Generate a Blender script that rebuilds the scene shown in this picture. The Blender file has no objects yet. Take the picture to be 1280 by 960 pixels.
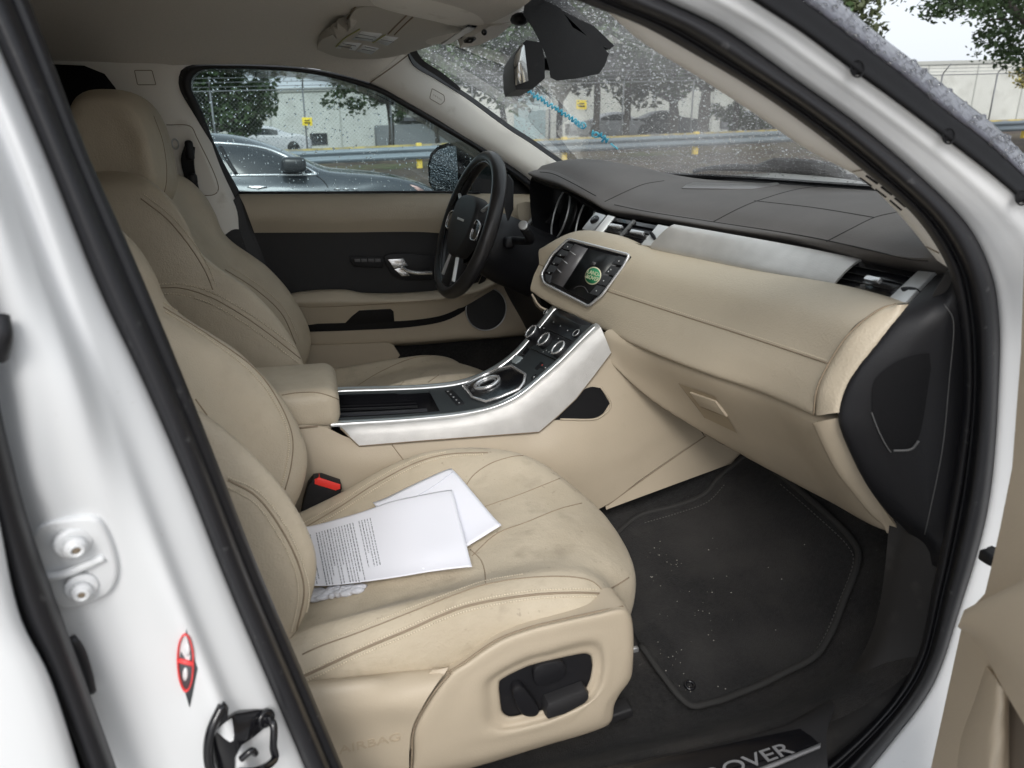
import bpy, bmesh, math, random
from mathutils import Vector, Matrix
from mathutils.bvhtree import BVHTree
random.seed(7)
R = math.radians
S = bpy.context.scene
COL = S.collection
# ------------------------------------------------------------------ camera
FPX = 887.0
YAW, PITCH = R(15.3), R(18.1)
CAM = Vector((0, -1.48, 1.25))
FW = Vector((math.sin(YAW)*math.cos(PITCH), math.cos(YAW)*math.cos(PITCH), -math.sin(PITCH)))
RT = Vector((math.cos(YAW), -math.sin(YAW), 0))
UP = RT.cross(FW)
cd = bpy.data.cameras.new('camera'); co = bpy.data.objects.new('camera', cd); COL.objects.link(co)
co.matrix_world = Matrix((( RT.x, UP.x, -FW.x, CAM.x), (RT.y, UP.y, -FW.y, CAM.y), (RT.z, UP.z, -FW.z, CAM.z), (0,0,0,1)))
cd.sensor_width = 36; cd.lens = FPX/1280*36; cd.clip_start = 0.02; cd.clip_end = 1500
cd.dof.use_dof = True; cd.dof.focus_distance = 1.75; cd.dof.aperture_fstop = 6.3
S.camera = co

def ray(u, v):
    return FW*FPX + RT*(u-640) - UP*(v-480)
def Y(u, v, y):
    d = ray(u, v); return CAM + d*((y-CAM.y)/d.y)
def Z(u, v, z):
    d = ray(u, v); return CAM + d*((z-CAM.z)/d.z)
def X(u, v, x):
    d = ray(u, v); return CAM + d*((x-CAM.x)/d.x)
def YL(y, *pts):                # many pixels on one lengthwise plane of the car
    return [Y(u, v, y) for u, v in pts]
def ZL(z, *pts):
    return [Z(u, v, z) for u, v in pts]
def V3(*a): return Vector(a)

# ------------------------------------------------------------------ curves
def cr(pts, n, closed=False, lin=False):
    pts = [Vector(p) for p in pts]
    if closed: P = [pts[-1]] + pts + [pts[0], pts[1]]
    else: P = [pts[0]*2-pts[1]] + pts + [pts[-1]*2-pts[-2]]
    m = len(pts) if closed else len(pts)-1
    dense = []
    K = 12
    for i in range(m):
        p0, p1, p2, p3 = P[i], P[i+1], P[i+2], P[i+3]
        if lin:
            for k in range(K): dense.append(p1.lerp(p2, k/K))
            continue
        d1 = max((p1-p0).length, 1e-6)**.5; d2 = max((p2-p1).length, 1e-6)**.5; d3 = max((p3-p2).length, 1e-6)**.5
        m1 = (p2-p0)*(1/(d1+d2)); m1 = (p1-p0)/d1 - (p2-p0)/(d1+d2) + (p2-p1)/d2
        m2 = (p2-p1)/d2 - (p3-p1)/(d2+d3) + (p3-p2)/d3
        m1 *= d2; m2 *= d2
        for k in range(K):
            t = k/K; t2 = t*t; t3 = t2*t
            dense.append(p1*(2*t3-3*t2+1) + m1*(t3-2*t2+t) + p2*(-2*t3+3*t2) + m2*(t3-t2))
    dense.append(pts[0].copy() if closed else pts[-1].copy())
    L = [0]
    for a, b in zip(dense, dense[1:]): L.append(L[-1]+(b-a).length)
    out = []; j = 0; T = L[-1] or 1e-9
    cnt = n if closed else n-1
    for k in range(n):
        s = T*k/cnt
        while j < len(L)-2 and L[j+1] < s: j += 1
        seg = L[j+1]-L[j]
        out.append(dense[j].lerp(dense[j+1], 0 if seg < 1e-9 else min(1, (s-L[j])/seg)))
    return out

# ------------------------------------------------------------------ mesh builder
class MB:
    def __init__(s): s.v = []; s.f = []; s.sm = []; s.marks = []
    def mark(s): s.marks.append((len(s.v), len(s.f)))
    def add(s, verts, faces, smooth=True):
        b = len(s.v); s.v += [Vector(p) for p in verts]
        s.f += [tuple(b+i for i in f) for f in faces]; s.sm += [smooth]*len(faces); return s
    def loft(s, rails, nu=40, nv=None, thick=0, lin=False, linu=False, closed=False, smooth=True, flip=False):
        rr = [cr(r, nu, closed=closed, lin=linu) for r in rails]
        if nv is None: nv = (len(rails)-1)*6+1 if not lin else len(rails)
        cols = []
        for i in range(nu):
            c = [r[i] for r in rr]
            cols.append(cr(c, nv) if (not lin and nv > 2) else (c if nv == len(c) else cr(c, nv, lin=True)))
        V = [p for c in cols for p in c]; F = []
        for i in range(nu if closed else nu-1):
            i2 = (i+1) % nu
            for j in range(nv-1):
                F.append((i*nv+j, i2*nv+j, i2*nv+j+1, i*nv+j+1))
        if flip: F = [f[::-1] for f in F]
        if thick:
            me = bpy.data.meshes.new('t'); me.from_pydata(V, [], F); me.update()
            N = [Vector(x.normal) for x in me.vertices]; bpy.data.meshes.remove(me)
            # offset away from the camera
            n = len(V); c = Vector((0,0,0))
            for p, q in zip(V, N): c += q*((CAM-p).dot(q))
            sg = 0
            for p, q in zip(V, N): sg += (CAM-p).normalized().dot(q)
            sg = -1 if sg > 0 else 1
            V2 = [p+q*sg*thick for p, q in zip(V, N)]
            F2 = [tuple(n+k for k in f[::-1]) for f in F]
            from collections import Counter
            E = Counter()
            for f in F:
                for a, b in zip(f, f[1:]+f[:1]): E[frozenset((a, b))] += 1
            side = []
            for f in F:
                for a, b in zip(f, f[1:]+f[:1]):
                    if E[frozenset((a, b))] == 1: side.append((b, a, n+a, n+b))
            s.add(V+V2, F+F2, smooth); s.add(V+V2, side, False)
        else: s.add(V, F, smooth)
        return s
    def tube(s, pts, r, closed=False, n=None, k=8, sm=True, flat=1.0):
        if sm: pts = cr(pts, n or max(len(pts)*6, 8), closed=closed)
        else: pts = [Vector(p) for p in pts]
        m = len(pts); V = []; F = []
        nrm = None
        for i, p in enumerate(pts):
            a = pts[(i-1) % m] if (closed or i > 0) else p
            b = pts[(i+1) % m] if (closed or i < m-1) else p
            t = (b-a).normalized()
            if nrm is None:
                nrm = t.cross(Vector((0, 0, 1)))
                if nrm.length < .1: nrm = t.cross(Vector((1, 0, 0)))
            nrm = (nrm - t*nrm.dot(t)).normalized(); bn = t.cross(nrm)
            rad = r[min(int(i/(m-1)*(len(r)-1)+.5), len(r)-1)] if isinstance(r, (list, tuple)) else r
            for q in range(k):
                an = 2*math.pi*q/k
                V.append(p + nrm*math.cos(an)*rad + bn*math.sin(an)*rad*flat)
        for i in range(m if closed else m-1):
            for q in range(k):
                F.append((i*k+q, i*k+(q+1) % k, ((i+1) % m)*k+(q+1) % k, ((i+1) % m)*k+q))
        if not closed:
            F.append(tuple(range(k))[::-1]); F.append(tuple((m-1)*k+q for q in range(k)))
        return s.add(V, F, True)
    def bmadd(s, bm, smooth=True):
        bm.verts.index_update()
        s.add([v.co.copy() for v in bm.verts], [tuple(v.index for v in f.verts) for f in bm.faces], smooth); bm.free(); return s
    def box(s, c, size, bev=.005, rot=None, seg=3, smooth=True):
        bm = bmesh.new(); bmesh.ops.create_cube(bm, size=1)
        for v in bm.verts: v.co = Vector((v.co.x*size[0], v.co.y*size[1], v.co.z*size[2]))
        if bev: bmesh.ops.bevel(bm, geom=bm.edges[:], offset=bev, segments=seg, affect='EDGES', profile=.5)
        M = (rot if rot is not None else Matrix.Identity(3))
        for v in bm.verts: v.co = M @ v.co + Vector(c)
        return s.bmadd(bm, smooth)
    def plate(s, pts, vec, bev=.0, round_=0, seg=2, smooth=True, holes=None):
        """closed outline pts (3D), extruded by vec (top = pts+vec)"""
        pts = [Vector(p) for p in pts]
        if round_: pts = cr(pts, round_, closed=True)
        bm = bmesh.new(); vs = [bm.verts.new(p) for p in pts]
        f = bm.faces.new(vs); f.normal_update()
        if f.normal.dot(vec) > 0: f.normal_flip()
        r = bmesh.ops.extrude_face_region(bm, geom=[f])
        top = [e for e in r['geom'] if isinstance(e, bmesh.types.BMVert)]
        for v in top: v.co += Vector(vec)
        tf = [e for e in r['geom'] if isinstance(e, bmesh.types.BMFace)]
        bm.normal_update()
        bmesh.ops.recalc_face_normals(bm, faces=bm.faces)
        if bev and tf:
            ed = list(tf[0].edges)
            try: bmesh.ops.bevel(bm, geom=ed, offset=bev, segments=seg, affect='EDGES', profile=.5)
            except Exception: pass
        bmesh.ops.triangulate(bm, faces=[q for q in bm.faces if len(q.verts) > 6])
        return s.bmadd(bm, smooth)
    def disc(s, c, n, r, h, bev=0, k=32, ax=None, ry=None):
        n = Vector(n).normalized(); a = Vector(ax) if ax is not None else n.cross(Vector((0, 0, 1)))
        if a.length < .1: a = n.cross(Vector((1, 0, 0)))
        a = (a-n*a.dot(n)).normalized(); b = n.cross(a); ry = ry or r
        return s.plate([Vector(c)+a*r*math.cos(2*math.pi*i/k)+b*ry*math.sin(2*math.pi*i/k) for i in range(k)], n*h, bev)
    def ring(s, c, n, r, w, ry=None, ax=None, k=40, kk=8):
        n = Vector(n).normalized(); a = Vector(ax) if ax is not None else n.cross(Vector((0, 0, 1)))
        a = (a-n*a.dot(n)).normalized(); b = n.cross(a); ry = ry or r
        return s.tube([Vector(c)+a*r*math.cos(2*math.pi*i/k)+b*ry*math.sin(2*math.pi*i/k) for i in range(k)], w, closed=True, sm=False, k=kk)
    def blob(s, c, r, k=10, m=6):
        c = Vector(c); V = [c+Vector((0, 0, r[2]))]; F = []
        for i in range(1, m):
            th = math.pi*i/m
            for q in range(k):
                a = 2*math.pi*q/k
                V.append(c+Vector((r[0]*math.sin(th)*math.cos(a), r[1]*math.sin(th)*math.sin(a), r[2]*math.cos(th))))
        V.append(c-Vector((0, 0, r[2])))
        for q in range(k): F.append((0, 1+q, 1+(q+1) % k))
        for i in range(m-2):
            for q in range(k):
                a = 1+i*k; F.append((a+q, a+k+q, a+k+(q+1) % k, a+(q+1) % k))
        a = 1+(m-2)*k
        for q in range(k): F.append((a+q, len(V)-1, a+(q+1) % k))
        return s.add(V, F, True)
    def build(s, name, mat, parent=None, label=None, kind=None):
        if len(s.marks) > 1:
            mk = s.marks+[(len(s.v), len(s.f))]; o = None
            for (v0, f0), (v1, f1) in zip(mk, mk[1:]):
                if f1 > f0:
                    q = MB(); q.v = s.v[v0:v1]; q.f = [tuple(i-v0 for i in f) for f in s.f[f0:f1]]; q.sm = s.sm[f0:f1]
                    o = q.build(name, mat, parent, label, kind)
            return o
        me = bpy.data.meshes.new(name); me.from_pydata(s.v, [], s.f); me.update()
        me.polygons.foreach_set('use_smooth', s.sm); me.materials.append(mat)
        o = bpy.data.objects.new(name, me); COL.objects.link(o)
        if parent: o.parent = parent
        if label: o['label'] = label
        if kind: o['kind'] = kind
        return o
    def build_auto(s, name, mat, parent=None, label=None, ang=35, **k):
        o = s.build(name, mat, parent, label, **k)
        o.data.set_sharp_from_angle(angle=R(ang)); return o

def tag(o, label, cat, group=None):
    o['label'] = label; o['category'] = cat
    if group: o['group'] = group
    return o
def empty(name, loc=(0,0,0)):
    o = bpy.data.objects.new(name, None); COL.objects.link(o); o.location = loc; o.empty_display_size = .1; return o
def setting(o): o['kind'] = 'structure'; return o
def bvh(*objs):
    V = []; F = []
    for o in objs:
        b = len(V); V += [v.co.copy() for v in o.data.vertices]; F += [tuple(b+i for i in p.vertices) for p in o.data.polygons]
    return BVHTree.FromPolygons(V, F)
def hit(t, u, v, lift=0, near_ok=True):
    d = ray(u, v).normalized(); loc, n, i, dist = t.ray_cast(CAM, d)
    if loc is None and near_ok:
        for rr in (2, 4, 7, 11, 16, 24, 34):
            for k in range(12):
                a = k*math.pi/6; d2 = ray(u+rr*math.cos(a), v+rr*math.sin(a)).normalized(); l2, n2, i, dist = t.ray_cast(CAM, d2)
                if l2 is not None and abs(n2.dot(d)) > .08:
                    return CAM+d*((l2-CAM).dot(n2)/d.dot(n2))+(n2 if n2.dot(d) < 0 else -n2)*lift, (n2 if n2.dot(d) < 0 else -n2)
    if loc is None: return None, None
    if n.dot(d) > 0: n = -n
    return loc+n*lift, n
def trace(t, pts, lift=.001, n=None, closed=False):
    if n:
        P = cr([Vector((a, b, 0)) for a, b in pts], n, closed=closed); pts = [(p.x, p.y) for p in P]
    out = []
    for u, v in pts:
        p, nn = hit(t, u, v, lift, False)
        if p is not None: out.append(p)
    return out
def rpoly(pts, d=2.0, closed=True):
    out = []
    n = len(pts)
    for i, p in enumerate(pts):
        p = Vector(p); a = Vector(pts[(i-1) % n]); b = Vector(pts[(i+1) % n])
        la, lb = (a-p).length, (b-p).length; da = min(d, la*.45); db = min(d, lb*.45)
        q0 = p+(a-p)/la*da; q2 = p+(b-p)/lb*db
        out += [q0, (q0*.25+p*.5+q2*.25), q2]
    dense = []
    m = len(out)
    for i in range(m):
        a, b = out[i], out[(i+1) % m]; k = max(1, int((a-b).length/(d*2)))
        dense += [a.lerp(b, j/k) for j in range(k)]
    if closed: dense.append(dense[0].copy())
    return [tuple(x) for x in dense]
def filt(P, mx=.06):
    out = [P[0]]
    for p in P[1:]:
        if (p-out[-1]).length < mx: out.append(p)
    return out
def pxgrid(mb, t, top, bot, nu=24, nv=8, lift=.002, n_ok=True):
    A = cr([Vector((a, b, 0)) for a, b in top], nu); B_ = cr([Vector((a, b, 0)) for a, b in bot], nu); rows = []
    for a, b in zip(A, B_):
        rows.append([hit(t, a.x+(b.x-a.x)*j/(nv-1), a.y+(b.y-a.y)*j/(nv-1), lift)[0] for j in range(nv)])
    V = [p if p is not None else Vector((0, 0, 0)) for r in rows for p in r]
    F = [(i*nv+j, (i+1)*nv+j, (i+1)*nv+j+1, i*nv+j+1) for i in range(nu-1) for j in range(nv-1)]
    F = [f for f in F if all(rows[k//nv][k % nv] is not None for k in f)]
    mb.add(V, F); return mb
def seam(mb, t, pts, r=.0012, n=40, lift=.0003, k=6, poly=0):
    mb.mark()
    P = trace(t, rpoly(pts, poly), lift) if poly else trace(t, pts, lift, n)
    if len(P) > 3: mb.tube(filt(P), r, sm=False, k=k)
def stitch(mb, t, pts, n=60, r=.0012, lift=.0014, fill=.55):
    mb.mark()
    P = trace(t, pts, lift, n*4+1)
    if len(P) < 6: return
    P = filt(P)
    for i in range(0, len(P)-3, 4): mb.tube([P[i], P[i+1], P[i+2]], r, sm=False, k=5)
def decal(mb, t, pts, h=.003, bev=.0008, rnd=0, lift=-.002, extra=0):
    P = []; N = Vector((0, 0, 0))
    for u, v in pts:
        p, n = hit(t, u, v)
        if p is not None: P.append(p); N += n
    if len(P) < 3: return None
    N.normalize(); mb.plate([p+N*lift+N*extra for p in P], N*(h-lift), bev, rnd); return N
def text(body, o, xd, yd, size, depth=.0005, align='CENTER', sx=1):
    c = bpy.data.curves.new('t', 'FONT'); c.body = body; c.size = size; c.extrude = depth; c.align_x = align; c.align_y = 'CENTER'
    ob = bpy.data.objects.new('t', c); COL.objects.link(ob)
    bpy.context.view_layer.update()
    me = bpy.data.meshes.new_from_object(ob.evaluated_get(bpy.context.evaluated_depsgraph_get()))
    xd = Vector(xd).normalized(); yd = Vector(yd); yd = (yd-xd*yd.dot(xd)).normalized(); zd = xd.cross(yd)
    V = [Vector(o)+xd*v.co.x*sx+yd*v.co.y+zd*v.co.z for v in me.vertices]
    F = [tuple(p.vertices) for p in me.polygons]
    bpy.data.objects.remove(ob); bpy.data.curves.remove(c); bpy.data.meshes.remove(me)
    return V, F

# ------------------------------------------------------------------ materials
def newmat(name):
    m = bpy.data.materials.new(name); m.use_nodes = True; nt = m.node_tree
    return m, nt, nt.nodes['Principled BSDF']
def mat(name, col, rough=.6, metal=0, nz=None, bump=None, coat=0, spec=None, sheen=0, stain=None, rnz=None, coords='Object'):
    m, nt, b = newmat(name); N = nt.nodes; L = nt.links
    b.inputs['Base Color'].default_value = (*col, 1); b.inputs['Roughness'].default_value = rough
    b.inputs['Metallic'].default_value = metal; b.inputs['Coat Weight'].default_value = coat
    b.inputs['Coat Roughness'].default_value = .08
    if spec is not None: b.inputs['Specular IOR Level'].default_value = spec
    if sheen: b.inputs['Sheen Weight'].default_value = sheen; b.inputs['Sheen Roughness'].default_value = .5
    tc = N.new('ShaderNodeTexCoord')
    src = tc.outputs[coords]
    cout = None
    def noise(scale, detail=4, stretch=None):
        n = N.new('ShaderNodeTexNoise'); n.inputs['Scale'].default_value = scale; n.inputs['Detail'].default_value = detail
        if stretch:
            mp = N.new('ShaderNodeMapping'); mp.inputs['Scale'].default_value = stretch; L.new(src, mp.inputs[0]); L.new(mp.outputs[0], n.inputs[0])
        else: L.new(src, n.inputs[0])
        return n.outputs['Fac']
    def ramp(x, a, b_, ca, cb):
        r = N.new('ShaderNodeValToRGB'); L.new(x, r.inputs[0]); r.color_ramp.elements[0].position = a; r.color_ramp.elements[1].position = b_
        r.color_ramp.elements[0].color = (*ca, 1); r.color_ramp.elements[1].color = (*cb, 1); return r.outputs[0]
    if nz:
        sc, amt = nz[0], nz[1]
        lo = tuple(c*(1-amt) for c in col); hi = tuple(min(1, c*(1+amt)) for c in col)
        cout = ramp(noise(sc, 5, nz[2] if len(nz) > 2 else None), .3, .7, lo, hi)
    if stain:
        for (sc, a, b_, cs, st) in stain:
            msk = ramp(noise(sc, 6), a, b_, (0, 0, 0), (st, st, st))
            mx = N.new('ShaderNodeMix'); mx.data_type = 'RGBA'; L.new(msk, mx.inputs[0])
            if cout is not None: L.new(cout, mx.inputs[6])
            else: mx.inputs[6].default_value = (*col, 1)
            mx.inputs[7].default_value = (*cs, 1); cout = mx.outputs[2]
    if cout is not None: L.new(cout, b.inputs['Base Color'])
    if rnz:
        r = ramp(noise(rnz[0], 4), .3, .7, (rnz[1],)*3, (rnz[2],)*3); L.new(r, b.inputs['Roughness'])
    if bump:
        last = None
        for bb in (bump if isinstance(bump[0], tuple) else [bump]):
            bn = N.new('ShaderNodeBump'); bn.inputs['Strength'].default_value = bb[1]; bn.inputs['Distance'].default_value = bb[2]
            if len(bb) > 3 and bb[3] == 'v':
                vo = N.new('ShaderNodeTexVoronoi'); vo.inputs['Scale'].default_value = bb[0]; L.new(src, vo.inputs[0]); L.new(vo.outputs['Distance'], bn.inputs['Height'])
            else: L.new(noise(bb[0], 6, bb[3] if len(bb) > 3 else None), bn.inputs['Height'])
            if last is not None: L.new(last, bn.inputs['Normal'])
            last = bn.outputs[0]
        L.new(last, b.inputs['Normal'])
    return m
BG = (.50, .432, .33)
M = {}
M['leather'] = mat('beige_leather', BG, .48, nz=(9, .07), bump=((330, .5, .0010, 'v'), (48, .35, .0035), (13, .35, .008)), stain=[(7, .55, .78, (.37, .30, .21), .4), (22, .6, .75, (.34, .28, .20), .2)], rnz=(40, .40, .56))
M['suede'] = mat('worn_beige_leather', (.49, .425, .325), .68, nz=(6, .09), bump=((330, .45, .0009, 'v'), (55, .4, .0035), (12, .5, .010)), sheen=.05,
                 stain=[(5.5, .44, .74, (.30, .24, .16), .5), (19, .56, .74, (.22, .18, .13), .4), (75, .67, .72, (.15, .12, .09), .35)])
M['leather2'] = mat('dash_beige_leather', (.50, .432, .332), .47, nz=(5, .05), bump=((330, .5, .0009, 'v'), (30, .15, .003)), rnz=(14, .40, .55), stain=[(16, .64, .78, (.42, .35, .26), .2)])
M['thread'] = mat('beige_thread', (.72, .64, .50), .8)
M['groove'] = mat('seam_shadow_thread', (.26, .205, .145), .8)
M['plastic'] = mat('beige_plastic', (.46, .39, .295), .5, bump=((420, .45, .0007), (20, .12, .004)), nz=(7, .05), stain=[(24, .66, .78, (.37, .31, .23), .25)], rnz=(30, .45, .58))
M['liner'] = mat('headliner_cloth', (.70, .665, .615), .95, nz=(300, .05), bump=(700, .3, .0008))
M['pillar'] = mat('pillar_trim_cloth', (.87, .84, .785), .85, bump=(700, .2, .0006), stain=[(18, .62, .75, (.45, .40, .32), .4)])
M['black'] = mat('black_plastic', (.010, .010, .012), .48, spec=.35, bump=(420, .4, .0006), stain=[(40, .62, .8, (.035, .035, .035), .3)])
M['soft'] = mat('dark_soft_trim', (.016, .0155, .017), .6, bump=(600, .3, .0006, 'v'))
M['gloss'] = mat('gloss_black', (.008, .008, .010), .2, coat=.25)
M['console'] = mat('dark_grey_console', (.034, .040, .043), .38)
M['dashtop'] = mat('brown_black_dash_leather', (.115, .105, .10), .62, bump=((420, .35, .0008, 'v'),), nz=(12, .08))
M['rubber'] = mat('black_rubber', (.010, .010, .0125), .48, bump=(260, .25, .0008), stain=[(70, .66, .76, (.12, .12, .12), .5)])
M['alu'] = mat('brushed_aluminium', (.60, .59, .575), .5, .55, bump=(55, .5, .0010, (30, 1, 3)), nz=(25, .07))
M['alurim'] = mat('satin_metal_edge', (.80, .82, .82), .28, .9)
M['chrome'] = mat('chrome', (.85, .85, .86), .2, .75)
M['satin'] = mat('satin_silver', (.6, .61, .62), .35, .7)
M['carpet'] = mat('black_carpet', (.013, .012, .012), .97, nz=(120, .6), bump=((500, 1, .005), (60, .6, .006)), sheen=.05, stain=[(6, .45, .7, (.050, .043, .038), .7), (260, .72, .75, (.4, .37, .33), .5)])
M['mat'] = mat('grey_black_floor_mat', (.0115, .011, .0115), .97, nz=(160, .4), bump=((450, 1, .004), (14, .5, .006)), sheen=.05, stain=[(4.5, .45, .68, (.045, .042, .040), .75), (17, .55, .72, (.03, .028, .026), .6)])
M['matedge'] = mat('floor_mat_binding', (.028, .027, .026), .85, bump=(400, .6, .001))
M['white'] = mat('white_car_paint', (.69, .70, .71), .55, coat=.12, bump=(5, .06, .01), nz=(4, .02), stain=[(60, .70, .78, (.45, .43, .40), .35), (3, .55, .75, (.66, .67, .68), .5)])
M['wet'] = mat('wet_pillar_paint', (.055, .055, .07), .26, coat=.35, bump=((90, .5, .003, 'v'), (30, .4, .006)))
M['paper'] = mat('white_paper', (.84, .85, .92), .8)
M['ink'] = mat('grey_ink', (.25, .26, .30), .8)
M['red'] = mat('red_plastic', (.75, .04, .03), .35)
M['redsticker'] = mat('red_sticker', (.80, .08, .08), .45)
M['greyst'] = mat('dark_grey_print', (.10, .11, .12), .5)
M['tissue'] = mat('crumpled_tissue', (.62, .63, .68), .9, bump=(160, .8, .004))
M['markw'] = mat('white_marking', (.75, .77, .78), .6)
M['yellow'] = mat('yellow_paint', (.75, .55, .10), .6)
M['green'] = mat('green_badge', (.03, .28, .12), .35)
M['cream'] = mat('cream_badge', (.75, .72, .5), .5)
M['lcd'] = mat('dark_display_glass', (.010, .011, .012), .3, coat=.0)
M['greyglass'] = mat('screen_grey_panel', (.11, .105, .11), .3)
def glass(name, tint, rough=0, refl=.5, film=0.0, filmcol=(.6, .6, .58), drops=0):
    m = bpy.data.materials.new(name); m.use_nodes = True; nt = m.node_tree; N = nt.nodes; L = nt.links; N.remove(N['Principled BSDF'])
    out = N['Material Output']; t = N.new('ShaderNodeBsdfTransparent'); t.inputs[0].default_value = (*tint, 1)
    g = N.new('ShaderNodeBsdfGlossy'); g.inputs['Roughness'].default_value = rough
    lw = N.new('ShaderNodeFresnel'); lw.inputs[0].default_value = 1.45
    mu = N.new('ShaderNodeMath'); mu.operation = 'MULTIPLY'; L.new(lw.outputs[0], mu.inputs[0]); mu.inputs[1].default_value = refl
    mx = N.new('ShaderNodeMixShader'); L.new(mu.outputs[0], mx.inputs[0]); L.new(t.outputs[0], mx.inputs[1]); L.new(g.outputs[0], mx.inputs[2])
    last = mx.outputs[0]
    if film:
        d = N.new('ShaderNodeBsdfTranslucent'); d.inputs[0].default_value = (*filmcol, 1)
        m2 = N.new('ShaderNodeMixShader'); L.new(last, m2.inputs[1]); L.new(d.outputs[0], m2.inputs[2])
        tc = N.new('ShaderNodeTexCoord'); n = N.new('ShaderNodeTexNoise'); n.inputs['Scale'].default_value = 3.5; n.inputs['Detail'].default_value = 5
        L.new(tc.outputs['Object'], n.inputs[0])
        r = N.new('ShaderNodeMapRange'); L.new(n.outputs[0], r.inputs[0]); r.inputs[1].default_value = .35; r.inputs[2].default_value = .65
        r.inputs[3].default_value = film*.5; r.inputs[4].default_value = film*1.5; L.new(r.outputs[0], m2.inputs[0]); last = m2.outputs[0]
        if drops:
            vo = N.new('ShaderNodeTexVoronoi'); vo.inputs['Scale'].default_value = drops; L.new(tc.outputs['Object'], vo.inputs[0])
            c = N.new('ShaderNodeMapRange'); L.new(vo.outputs['Distance'], c.inputs[0]); c.inputs[1].default_value = .18; c.inputs[2].default_value = .26; c.inputs[3].default_value = .42; c.inputs[4].default_value = 0
            sp = N.new('ShaderNodeSeparateColor'); L.new(vo.outputs['Color'], sp.inputs[0])
            gt = N.new('ShaderNodeMath'); gt.operation = 'GREATER_THAN'; L.new(sp.outputs[0], gt.inputs[0]); gt.inputs[1].default_value = .6
            mm = N.new('ShaderNodeMath'); mm.operation = 'MULTIPLY'; L.new(c.outputs[0], mm.inputs[0]); L.new(gt.outputs[0], mm.inputs[1])
            wd = N.new('ShaderNodeBsdfTranslucent'); wd.inputs[0].default_value = (.85, .87, .88, 1)
            m3 = N.new('ShaderNodeMixShader'); L.new(mm.outputs[0], m3.inputs[0]); L.new(last, m3.inputs[1]); L.new(wd.outputs[0], m3.inputs[2]); last = m3.outputs[0]
    L.new(last, out.inputs[0]); return m
M['glass'] = glass('side_window_glass', (.80, .87, .88), 0, .8)
M['screen'] = glass('windscreen_glass', (.86, .89, .87), 0, .35, .10, (.80, .80, .79), 210)
M['tint'] = mat('tinted_rear_glass', (.006, .007, .010), .1, coat=.5)
mw, nt, b = newmat('water_drop'); b.inputs['Base Color'].default_value = (1, 1, 1, 1); b.inputs['Roughness'].default_value = 0.02
b.inputs['IOR'].default_value = 1.33; b.inputs['Transmission Weight'].default_value = 1; M['water'] = mw
M['mirrorg'] = mat('mirror_glass', (.8, .82, .82), .12, .8)
M['blue'] = mat('blue_window_marker', (.12, .62, .95), .7)
mk_ = bpy.data.materials.new('window_marker'); mk_.use_nodes = True; nt = mk_.node_tree; pb_ = nt.nodes['Principled BSDF']; pb_.inputs['Base Color'].default_value = (.25, .80, 1, 1); pb_.inputs['Roughness'].default_value = .8
tl_ = nt.nodes.new('ShaderNodeBsdfTranslucent'); tl_.inputs[0].default_value = (.35, .9, 1, 1); mm_ = nt.nodes.new('ShaderNodeMixShader'); mm_.inputs[0].default_value = .6
nt.links.new(pb_.outputs[0], mm_.inputs[1]); nt.links.new(tl_.outputs[0], mm_.inputs[2]); nt.links.new(mm_.outputs[0], nt.nodes['Material Output'].inputs[0]); M['blue'] = mk_
M['bezel'] = mat('silver_bezel', (.72, .73, .73), .35, .35)
M['blade'] = mat('vent_blade_black', (.022, .023, .025), .35)
M['deep'] = mat('dull_black_rubber_and_shade', (.006, .006, .007), .75, spec=.2, bump=(300, .3, .0008))
M['dgroove'] = mat('dark_seam', (.008, .007, .007), .8)

# ================================================================== THE CAR
CAR = empty('car'); tag(CAR, 'white car with open passenger door, beige leather seats and dashboard inside', 'car')
# ------------------------------------------------------------------ near body side: rear pillar, front pillar, seals
def yl(ys, pts): return [Y(u, v, y) for (u, v), y in zip(pts, ys if isinstance(ys, (list, tuple)) else [ys]*len(pts))]
Sv = [(-60, -70), (0, 60), (60, 200), (124, 360), (180, 478), (233, 600), (281, 722), (337, 855), (405, 1015)]     # outer edge of the seal on the rear pillar
Si = [(-40, -90), (67, 82), (94, 157), (148, 285), (210, 424), (262, 555), (319, 701), (375, 832), (445, 1015)]     # its inner edge
Si = [(20, -40), (67, 82), (110, 195), (165, 319), (214, 436), (262, 555), (325, 716), (378, 840), (445, 1000)]
Lv = [(-190, -70), (-130, 60), (-70, 200), (-25, 360), (2, 478), (20, 600), (60, 722), (112, 855), (172, 1015)]     # seal of the rear door
def mix(a, b, t): return [(x0+(x1-x0)*t, y0+(y1-y0)*t) for (x0, y0), (x1, y1) in zip(a, b)]
mb = MB()
ys = [-.80]*9
mb.loft([yl(-.772, Sv), yl(-.80, Sv), yl(-.812, mix(Sv, Lv, .06)), yl([-.83]*9, mix(Sv, Lv, .22)), yl([-.83, -.83, -.83, -.835, -.845, -.85, -.85, -.85, -.86], mix(Sv, Lv, .34)),
         yl([-.85, -.85, -.852, -.862, -.872, -.865, -.85, -.846, -.85], mix(Sv, Lv, .5)), yl([-.87, -.87, -.875, -.878, -.88, -.87, -.852, -.85, -.855], mix(Sv, Lv, .7)),
         yl([-.87, -.87, -.875, -.878, -.882, -.878, -.858, -.855, -.86], mix(Sv, Lv, .88)), yl(-.85, mix(Sv, Lv, 1.05))], nu=90, nv=70, thick=.004)
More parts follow.
